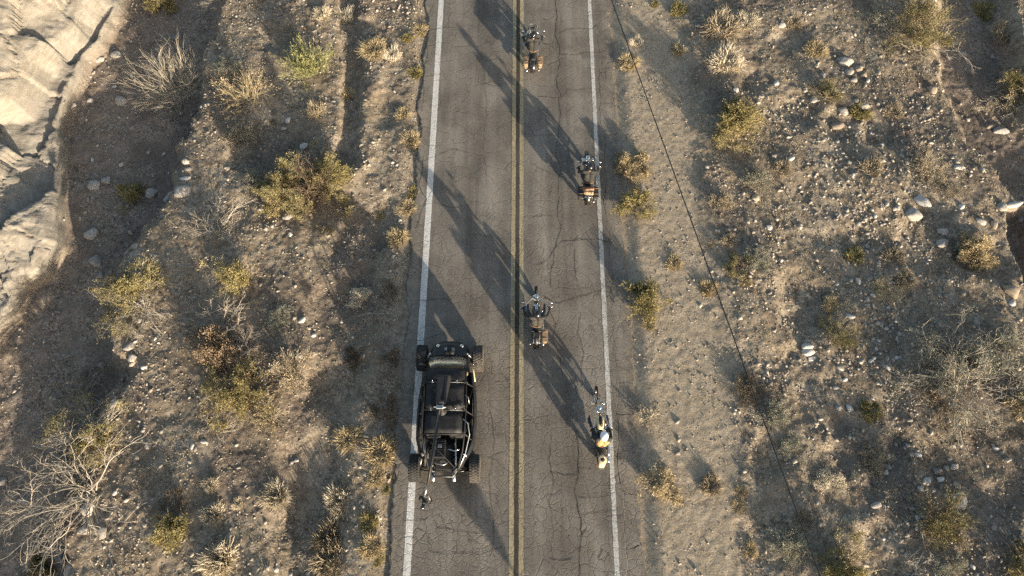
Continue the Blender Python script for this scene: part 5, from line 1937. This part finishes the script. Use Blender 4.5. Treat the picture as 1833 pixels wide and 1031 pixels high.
# rider at the top, touring bike with two tan saddlebags
G1 = (.38, .16, 1.06)
x, y = .62, 20.6
b1 = motorcycle('motorcycle', 'black touring motorcycle with two tan saddlebags and low windscreen, farthest along the road', (x, y, .016), 0,
                dict(grip=G1, screen=True, bags=(-1, 1), bag_m='leather_tan', twin_exhaust=True, spot=True))
rider('person in black jacket and black helmet riding the farthest motorcycle with tan saddlebags', b1,
      dict(grip=G1, cloth=('jacket_grey', 'jacket_black', 'denim', 'boot'), elbow=1.25))
# rider at the white edge line
G2 = (.36, .10, 1.08)
x, y = 2.72, 14.25
b2 = motorcycle('motorcycle', 'black motorcycle loaded with orange and brown bundles beside the narrow white line', (x, y, .012), R(-1), dict(grip=G2, spot=True, rack=True, bags=(-1, 1), bag_m='black_matte'))
rider('person in brown-black vest riding the motorcycle loaded with orange bundles', b2,
      dict(grip=G2, cloth=('jacket_grey', 'jacket_black', 'denim', 'boot'), J=dict(head=(0, -.20, 1.57))))
bedroll('rust orange rolled blanket tied across the loaded motorcycle', b2, (0, -.76, .80), .42, .085, 'blanket_orange', R(4))
bedroll('sand coloured roll tied behind the rust orange blanket', b2, (0, -.93, .80), .37, .075, 'blanket_tan', R(-5))
bedroll('small brown leather roll on top of the two blankets', b2, (.02, -.84, .95), .36, .055, 'leather_brown', R(8))
# rider in the middle
G3 = (.44, .14, 1.08)
x, y = .68, 8.42
b3 = motorcycle('motorcycle', 'black chromed motorcycle with wide bars and a chrome tank console, level with the buggy nose', (x, y, .018), R(-.5),
                dict(grip=G3, rack=True, bags=(1,), bag_m='leather_tan', front_fender=False, spot=False, fy=.92))
rider('person in olive-black vest and shiny black helmet riding the wide-barred motorcycle', b3,
      dict(grip=G3, cloth=('canvas_olive', 'jacket_black', 'denim', 'boot'), elbow=1.2, J=dict(pel=(0, -.42, .86), belly=(0, -.41, 1.02), chest=(0, -.38, 1.22), neck=(0, -.33, 1.44), head=(0, -.29, 1.575))))
mbq = thing('leather_bag', 'dark leather bag with tan straps on the rack of the wide-barred motorcycle', 'bag', (x, y - .86, .018 + .80), 0)
mb = MB(); mb.box((0, 0, .06), (.30, .20, .12), ch=.03); bagb = mb.build('bag_body', M['boot'], mbq)
mb = MB(); mb.box((0, 0, .130), (.32, .22, .025)); mb.build('flap', M['black_matte'], mbq)
for s in (-.1, .1):
    mb = MB(); mb.tube([(s, -.113, .03), (s, -.117, .146), (s, .117, .146), (s, .113, .03)], .011, 6, flat=.5); mb.build('strap', M['leather_tan'], mbq)
# rider in front of the narrow line, cream chopper
G4 = (.27, -.02, 1.0)
x, y = 2.78, 4.35
b4 = motorcycle('motorcycle', 'long cream chopper with a raked chrome fork and thin front wheel', (x, y, .012), R(1.2),
                dict(grip=G4, tank_paint='cream', fender_paint='cream', fy=1.27, hy=.55, hz=.92, rf=.32, wf=.075, front_fender=False, tank_w=.85, tank_l=.52, mirror=False,
                     tank_y=.24, sissy=True, console=False, seat_m='black_matte', ry=-.80))
rider('person in tan vest with black sleeves and white helmet riding the cream chopper', b4,
      dict(grip=G4, cloth=('vest_tan', 'jacket_black', 'denim', 'boot'), helmet='white_helmet', elbow=1.4, J=dict(pel=(0, -.46, .85), belly=(0, -.47, 1.02), chest=(0, -.45, 1.22), neck=(0, -.41, 1.44), head=(0, -.36, 1.575))))
for s in (-1, 1):                                                  # chrome pegs far forward on the chopper
    mb = MB()
    mb.tube([(s * .10, .95, .42), (s * .20, .96, .42)], .02, 8)
    mb.ell((s * .21, .96, .43), (.045, .06, .045))
    mb.build('highway_peg', M['chrome'], b4)
mb = MB(); mb.ell((0, -1.0, .80), (.145, .18, .05)); mb.build('pillion_pad', M['cream'], b4)
mb = MB(); mb.lathe([(0, .022), (.06, .018), (.075, 0)], (0, -1.0, .838), (0, 0, 1), 16); mb.build('pad_centre', M['black_matte'], b4)


# ------------------------------------------------------------------ buggy
def buggy():
    BX, BY = -2.355, 4.97
    r = thing('buggy', 'black open off-road buggy driving on the wide white line', 'buggy', (BX, BY, .0), R(-.3))
    TR, TW = .455, .36
    for (sx, yy, tyre_m) in ((-1, 1.90, 'rubber'), (1, 1.90, 'rubber_pale'), (-1, -1.87, 'rubber'), (1, -1.87, 'rubber_pale')):  # right-hand tyres take the paler rubber
        cx = sx * .99
        mb = MB()
        t = TW / 2
        mb.lathe([(.24, -t * .8), (.30, -t), (.40, -t * .98), (TR - .02, -t * .82), (TR - .008, -t * .5), (TR, 0), (TR - .008, t * .5), (TR - .02, t * .82), (.40, t * .98), (.30, t), (.24, t * .8)], (cx, yy, TR), (1, 0, 0), 36)
        w = mb.build('wheel', M[tyre_m], r)
        tr = MB()
        for k in range(30):
            a = 2 * math.pi * k / 30
            for j, xx in enumerate((-.13, -.045, .045, .13)):
                aa = a + (.1 if j % 2 else 0)
                rot = Matrix.Rotation(aa, 3, 'X')
                p = Vector((cx + xx, yy, TR)) + rot @ Vector((0, 0, TR - .004 - abs(xx) * .06))
                tr.box(p, (.07, .055, .030), rot, ch=.004)
        q = tr.build('tread', M[tyre_m], w)
        q['kind'] = 'stuff'
        rm = MB()
        rm.lathe([(.255, -.12), (.235, -.13), (.20, -.05), (.06, -.02), (.06, .05), (.20, .05), (.235, .13), (.255, .12)], (cx, yy, TR), (1, 0, 0), 24)
        rm.build('rim', M['steel'], w)
        hb = MB()
        hb.lathe([(0, .12), (.05, .11), (.07, .04), (.07, -.02)], (cx, yy, TR), (sx, 0, 0), 14)
        hb.build('hub', M['black_satin'], w)

    # lower shell: a tub lofted along the length, open at the top behind the windscreen
    S = [(2.46, .30, .50, .66), (2.36, .50, .44, .76), (2.18, .66, .40, .84), (1.9, .72, .36, .92), (1.55, .70, .34, 1.0), (1.2, .74, .32, 1.04)]
    mb = MB()
    rings = []
    for yy, hw, z0, z1 in S:
        ring = []
        for k in range(16):
            a = 2 * math.pi * k / 16
            c, s_ = math.cos(a), math.sin(a)
            ring.append((hw * math.copysign(abs(c) ** .6, c), yy, (z0 + z1) / 2 + (z1 - z0) / 2 * math.copysign(abs(s_) ** .7, s_)))
        rings.append(ring)
    mb.loft(rings)
    nose = mb.build('nose_cone', M['navy'], r)
    mb = MB()
    rings = []
    for k, (yy, w, z, h) in enumerate(((2.26, .14, .84, .03), (2.16, .20, .90, .05), (2.02, .20, .935, .06), (1.9, .17, .95, .05))):
        rings.append([(w * math.cos(a) * (1 if abs(math.cos(a)) < .8 else .95), yy, z - .02 + h * math.sin(a)) for a in (2 * math.pi * j / 12 for j in range(12))])
    mb.loft(rings)
    sc = mb.build('hood_scoop', M['black_satin'], nose)
    for s in (-1, 1):
        mb = MB()
        mb.box((s * .13, 2.08, .955), (.09, .10, .05))
        mb.build('vent', M['steel'], nose)
        mb = MB()
        mb.lathe([(0, .05), (.06, .04), (.085, 0), (.08, -.05), (0, -.07)], (s * .42, 2.26, .78), (s * .25, 1, .3), 16)
        hl = mb.build('headlight', M['chrome'], r)
        mb = MB()
        rings = []
        for yy, x, z0, z1 in ((1.25, .80, .34, 1.0), (.9, .88, .33, .96), (.3, .945, .33, .93), (-.4, .96, .34, .94), (-1.0, .93, .38, 1.0), (-1.45, .80, .46, 1.06), (-1.85, .56, .56, 1.10), (-2.08, .36, .64, 1.10)):
            rings.append([(s * x, yy, z0), (s * (x + .05), yy, z0 + (z1 - z0) * .35), (s * (x + .045), yy, z0 + (z1 - z0) * .75), (s * x, yy, z1), (s * (x - .07), yy, z1 + .015), (s * (x - .06), yy, z1 - .03), (s * (x - .03), yy, z0 + .03)])
        if s < 0:
            rings = [list(reversed(q)) for q in rings]
        mb.loft(rings)
        mb.build('side_panel', M['navy'], r)
    mb = MB()
    mb.box((0, -.3, .36), (1.66, 3.2, .06))
    mb.build('floor_pan', M['black_matte'], r)
    # windscreen
    mb = MB()
    A, B = (1.78, 1.03, .66), (1.20, 1.62, .60)
    q = []
    for yy, z, hw in (A, ((A[0] + B[0]) / 2 + .04, (A[1] + B[1]) / 2 + .03, .635), B):
        fr = [(hw * t, yy + .015 * (1 - t * t), z) for t in (-1, -.5, 0, .5, 1)]
        q.append(fr + [(a, b - .012, c - .012) for a, b, c in reversed(fr)])
    mb.loft(q)
    mb.build('windscreen', M['glass'], r)
    mb = MB()
    mb.tube([(-.66, 1.79, 1.03), (-.60, 1.20, 1.63)], .028, 8)
    mb.tube([(.66, 1.79, 1.03), (.60, 1.20, 1.63)], .028, 8)
    mb.tube([(-.66, 1.80, 1.03), (0, 1.85, 1.03), (.66, 1.80, 1.03)], .02, 8)
    mb.build('screen_frame', M['black_satin'], r)
    # three roof panels
    for nm, y0, y1, hw0, hw1, z in (('roof_panel', .72, 1.20, .66, .62, 1.70), ('roof_panel', -.18, .66, .62, .62, 1.73), ('roof_panel', -.95, -.26, .60, .60, 1.72)):
        mb = MB()
        rings = []
        for k in range(5):
            t = k / 4
            yy = y0 + (y1 - y0) * t
            hw = hw0 + (hw1 - hw0) * t
            zz = z - (.05 * max(0, (t - .5)) * 2 if y1 > 1 else 0)
            top = [(hw * u, yy, zz + .03 * (1 - u * u)) for u in (-1, -.6, 0, .6, 1)]
            rings.append(top + [(a, b, c - .03) for a, b, c in reversed(top)])
        mb.loft(rings)
        mb.build(nm, M['black_satin'], r)
    # cage
    mb = MB()
    for s in (-1, 1):
        mb.tube([(s * .64, 1.22, 1.62), (s * .68, .69, 1.70), (s * .70, -.2, 1.72), (s * .68, -.98, 1.70), (s * .62, -1.45, 1.42), (s * .46, -2.02, 1.06)], .026, 8)
        mb.tube([(s * .69, .69, 1.70), (s * .86, .75, 1.0), (s * .84, .8, .40)], .024, 8)
        mb.tube([(s * .68, -.22, 1.72), (s * .90, -.22, .98), (s * .86, -.22, .38)], .024, 8)
        mb.tube([(s * .68, -.96, 1.70), (s * .86, -1.02, 1.02), (s * .80, -1.0, .42)], .024, 8)
        mb.tube([(s * .68, -.22, 1.70), (s * .88, .75, 1.0)], .016, 6)
        mb.tube([(s * .68, -.96, 1.69), (s * .90, -.24, .99)], .016, 6)
    for yy, z, w in ((.69, 1.705, .68), (-.22, 1.725, .69), (-.98, 1.70, .67), (-2.02, 1.06, .46)):
        mb.tube([(-w, yy, z), (w, yy, z)], .024, 8)
    mb.tube([(-.67, -.98, 1.70), (.46, -2.02, 1.06)], .014, 6)
    mb.build('roll_cage', M['black_satin'], r)
    mb = MB()                                                      # side tubes, the sun's glint painted as bright steel; one by the engine
    mb.tube([(.62, -.5, 1.74), (.78, -.62, 1.68), (.83, -.95, 1.45), (.70, -1.5, 1.22), (.50, -1.98, 1.12)], .020, 8)
    mb.tube([(.66, .28, 1.74), (.76, .22, 1.71), (.80, .02, 1.62)], .014, 8)
    mb.tube([(-.60, -1.0, 1.5), (-.58, -1.9, 1.15)], .012, 8)
    mb.build('glint_tube', M['steel'], r)
    # crossbars with clamps over the roof
    for yy in (.69, -.22):
        mb = MB()
        mb.tube([(-.72, yy, 1.80), (.74, yy, 1.80)], .014, 8)
        cb = mb.build('crossbar', M['gunmetal'], r)
        for k, xx in enumerate((-.66, -.42, -.18, .14, .38, .64)):
            c = MB()
            c.box((xx, yy, 1.80), (.045, .055, .055))
            c.tube([(xx, yy, 1.78), (xx, yy + .06, 1.86)], .010, 6)
            c.build('clamp', M['chrome'] if k % 3 == 1 else M['black_satin'], cb)
    # engine bay
    mb = MB()
    mb.box((.05, -1.45, .75), (.50, .62, .42))
    mb.box((.05, -1.45, .98), (.34, .5, .10))
    en = mb.build('engine', M['black_satin'], r)
    for k in range(4):
        for s in (-1, 1):
            e = MB()
            e.tube([(.05 + s * .15, -1.22 - .14 * k, .95), (.05 + s * .30, -1.24 - .14 * k, 1.0), (.05 + s * .36, -1.36 - .14 * k, .88), (.05 + s * .36, -1.6, .78)], .022, 7)
            e.build('header_pipe', M['gunmetal'], en)
    mb = MB()
    mb.box((-.13, -1.36, 1.20), (.38, .60, .10), ch=.02)
    rad = mb.build('radiator', M['black_satin'], r)
    for k in range(8):
        e = MB()
        e.box((-.13, -1.60 + .068 * k, 1.256), (.33, .012, .012))
        e.build('fin', M['gunmetal'], rad)
    mb = MB()
    mb.box((-.13, -1.27, 1.27), (.12, .10, .03))
    mb.build('maker_plate', M['steel'], rad)
    mb = MB()
    mb.tube([(-.30, -1.72, 1.02), (-.26, -1.82, 1.12), (0, -1.86, 1.14), (.12, -1.80, 1.10), (.12, -1.7, 1.0)], .026, 8)
    mb.build('coolant_hose', M['steel'], r)
    mb = MB()
    mb.tube([(.35, -1.0, 1.06), (.38, -1.5, 1.06), (.42, -1.95, 1.06)], .028, 8)
    mb.tube([(.14, -1.38, 1.22), (.36, -1.42, 1.20), (.52, -1.38, 1.24)], .018, 8)
    mb.build('coolant_pipe', M['chrome'], r)
    mb = MB()
    mb.tube([(-.55, -1.15, 1.0), (-.55, -1.65, 1.0)], .07, 12)
    mb.build('reservoir', M['black_satin'], r)
    for s in (-1, 1):
        mb = MB()
        mb.tube([(s * .28, -1.75, .80), (s * .33, -2.1, .84), (s * .34, -2.34, .86)], [.05, .07, .065], 12)
        mb.build('exhaust_pipe', M['steel'], r)
        mb = MB()                                                  # rear trailing arm
        mb.tube([(s * .55, -1.0, .50), (s * .80, -1.5, .48), (s * .84, -1.87, .46)], [.05, .06, .05], 8)
        mb.tube([(s * .30, -2.02, .60), (s * .80, -1.93, .50)], .024, 8)
        mb.tube([(s * .30, -1.78, .48), (s * .82, -1.84, .42)], .024, 8)
        mb.build('trailing_arm', M['gunmetal'], r)
        mb = MB()                                                  # front wishbones
        mb.tube([(s * .58, 2.08, .55), (s * .84, 1.92, .46), (s * .58, 1.66, .55)], .024, 8)
        mb.tube([(s * .58, 2.02, .78), (s * .84, 1.90, .62), (s * .60, 1.70, .78)], .022, 8)
        mb.build('wishbone', M['gunmetal'], r)
        for yy, x0, z0, x1, z1 in ((1.86, .80, .55, .62, 1.10), (-1.55, .78, .58, .66, 1.28)):
            mb = MB()
            a, b = Vector((s * x0, yy, z0)), Vector((s * x1, yy + .02, z1))
            mb.tube([a, a.lerp(b, .5)], .035, 8)
            mb.tube([a.lerp(b, .45), b], .02, 8)
            for k in range(6):
                mb.tube([a.lerp(b, .2 + .12 * k), a.lerp(b, .26 + .12 * k)], .05, 8)
            mb.build('shock_absorber', M['steel'], r)
        mb = MB()
        mb.tube([(s * .72, 1.45, 1.02), (s * .88, 1.50, 1.10)], .012, 6)
        mb.box((s * .93, 1.50, 1.12), (.13, .05, .11), ch=.02)
        mb.build('side_mirror', M['black_paint_gloss'], r)
        for yy in (.35, -.62):
            mb = MB()
            mb.box((s * .38, yy, .62), (.48, .48, .14), ch=.05)
            mb.box((s * .38, yy - .28, .95), (.46, .14, .66), Matrix.Rotation(-.15, 3, 'X'), ch=.05)
            mb.build('seat', M['black_matte'], r)
    mb = MB()
    mb.lathe([(.17, -.012), (.185, 0), (.17, .012), (.155, 0), (.17, -.012)], (-.36, .82, .98), (0, -.5, .8), 24)
    mb.tube([(-.36, .82, .98), (-.36, 1.15, .88)], .02, 8)
    mb.tube([(-.52, .82, .98), (-.20, .82, .98)], .012, 6)
    mb.build('steering_wheel', M['black_matte'], r)
    mb = MB()
    mb.box((0, 1.22, .90), (1.36, .16, .22), ch=.05)
    mb.build('dashboard', M['leather_tan'], r)  # tan colour put in for sunlight on the interior behind the windscreen
    mb = MB()
    mb.tube([(.76, 1.50, .98), (.86, 1.30, .94), (.92, .95, .92)], .022, 8)
    mb.build('bare_strut', M['cream'], r)
    mb = MB()
    mb.tube([(-.44, -2.04, .98), (-.30, -2.20, .96), (.30, -2.20, .96), (.46, -2.02, .98)], .03, 8)
    mb.tube([(-.30, -2.20, .96), (-.28, -2.16, .60), (.28, -2.16, .60), (.30, -2.20, .96)], .024, 8)
    mb.build('rear_bumper', M['gunmetal'], r)
    mb = MB()
    mb.tube([(.36, -2.14, .98), (.72, -1.55, 1.05)], .026, 8)
    mb.build('rear_brace', M['steel'], r)
    for s in (-1, 1):
        mb = MB()
        mb.box((s * .30, -2.235, .90), (.07, .02, .03))
        mb.build('tail_light', M['red_lens'], r)

    # camera crane standing on the roof bars
    c = thing('camera_crane', 'black camera crane arm on the buggy roof, its camera head hanging behind the rear bumper', 'camera crane', (BX, BY, 0), R(-.3))
    mb = MB()
    mb.lathe([(0, 0), (.20, 0), (.20, .03), (.12, .05), (.10, .12), (.12, .30), (.0, .31)], (-.09, -.22, 1.765), (0, 0, 1), 20)
    mb.build('turntable', M['black_satin'], c)
    P0 = Vector((.02, .80, 2.16))
    piv = Vector((-.09, -.22, 2.16))
    E_ = Vector((-.36, -2.62, 2.06))
    mb = MB()
    rings = []
    for t, w, h in ((0, .17, .16), (.03, .20, .19), (.5, .19, .18), (.95, .15, .15), (1, .12, .12)):
        p = P0.lerp(piv + Vector((0, .1, 0)), t)
        rings.append([(p.x + w * a, p.y, p.z + h * b) for a, b in ((-1, -.7), (-.7, -1), (.7, -1), (1, -.7), (1, .7), (.7, 1), (-.7, 1), (-1, .7))])
    mb.loft(rings, smooth=False)
    cw = mb.build('counterweight_housing', M['black_satin'], c)
    mb = MB()
    mb.box((P0 + piv) / 2 + Vector((.11, 0, .185)), (.08, .86, .02))
    mb.build('rail', M['black_paint_gloss'], cw)
    mb = MB()
    mb.box((P0 + piv) / 2 + Vector((-.11, 0, .185)), (.10, .86, .02))
    mb.build('rail', M['navy'], cw)
    mb = MB()
    mb.tube([piv, piv.lerp(E_, .5), E_], [.055, .048, .036], 10)
    bm = mb.build('boom', M['black_paint_gloss'], c)
    mb = MB()
    mb.tube([piv + Vector((.07, 0, .06)), E_ + Vector((.05, 0, .05))], .010, 6)
    mb.build('cable', M['cable'], bm)
    mb = MB()
    mb.box(piv, (.22, .14, .20))
    mb.tube([piv + Vector((-.20, 0, 0)), piv + Vector((.20, 0, 0))], .03, 10)
    mb.build('pivot', M['chrome'], c)
    mb = MB()
    H_ = Vector((-.45, -2.92, 1.72))
    mb.tube([E_, E_ + Vector((-.04, -.14, -.04)), H_ + Vector((0, .02, .20)), H_], [.036, .034, .03, .03], 8)
    mb.build('drop_arm', M['steel'], c)
    mb = MB()
    mb.lathe([(.15, -.016), (.165, 0), (.15, .016), (.135, 0), (.15, -.016)], H_ + Vector((.06, -.06, -.05)), (.5, .4, .75), 18)
    hd = mb.build('gimbal_ring', M['black_satin'], c)
    mb = MB()
    mb.box(H_ + Vector((-.02, -.07, -.08)), (.17, .24, .17), Matrix.Rotation(.3, 3, 'Z'), ch=.03)
    mb.ell(H_ + Vector((-.13, -.03, -.02)), (.07, .09, .07))
    cm = mb.build('camera_body', M['black_matte'], c)
    mb = MB()
    mb.lathe([(.0, 0), (.055, 0), (.058, .1), (.066, .15), (.05, .155)], H_ + Vector((-.05, -.18, -.09)), (-.2, -1, -.1), 14)
    mb.build('lens', M['black_paint_gloss'], cm)
    mb = MB()
    mb.tube([H_, H_ + Vector((.1, .05, -.02)), H_ + Vector((.15, -.1, -.10))], .016, 6)
    mb.tube([H_, H_ + Vector((-.12, .08, 0)), H_ + Vector((-.17, -.06, -.1))], .016, 6)
    mb.build('gimbal_arm', M['steel'], c)


buggy()

# ------------------------------------------------------------------ overhead cable on its poles, and a warning sign below the frame
ca, cb_ = Vector((*at(1095, 0, 8.0), 8.0)), Vector((*at(1470, 1031, 8.0), 8.0))
dd = (cb_ - ca) / (cb_ - ca).length
pA, pB = ca + dd * 55, cb_ - dd * 0 + dd * -0
pA, pB = ca - dd * 52, cb_ + dd * 60
mb = MB()
pts = []
for k in range(41):
    t = k / 40
    p = pA.lerp(pB, t)
    pts.append((p.x, p.y, 8.0 + 1.1 * (2 * t - 1) ** 2 - .05))
mb.tube(pts, .0155, 6)
tag(mb.build('overhead_cable', M['cable']), 'thin black overhead cable crossing above the right verge', 'cable')
for p, lab in ((pA, 'weathered wooden pole carrying the far end of the overhead cable'), (pB, 'weathered wooden pole carrying the near end of the overhead cable')):
    z0 = hz(p.x, p.y)
    t = thing('utility_pole', lab, 'utility pole', (p.x, p.y, z0 - .3), 0, 'poles of the overhead cable')
    mb = MB(); mb.tube([(0, 0, 0), (0, 0, 4), (0, 0, 9.6 - z0)], [.16, .14, .11], 12); mb.build('post', M['wood'], t)
    mb = MB(); mb.box((0, 0, 9.22 - z0), (1.6, .10, .12)); mb.build('crossarm', M['wood'], t)
    mb = MB(); mb.lathe([(0, 0), (.04, 0), (.05, .05), (.03, .1), (0, .11)], (0, 0.0, 9.28 - z0), (0, 0, 1), 10); mb.build('insulator', M['galv'], t)
sx_, sy_ = 4.95, -7.75
sg = thing('road_sign', 'yellow diamond warning sign on a steel post beside the road', 'road sign', (sx_, sy_, -.05))
mb = MB(); mb.box((0, 0, 1.32), (.05, .05, 2.64)); mb.build('post', M['galv'], sg)
mb = MB(); mb.box((0, -.035, 2.22), (.78, .012, .78), Matrix.Rotation(R(45), 3, 'Y'), ch=.004); mb.build('sign_panel', M['sign_yellow'], sg)
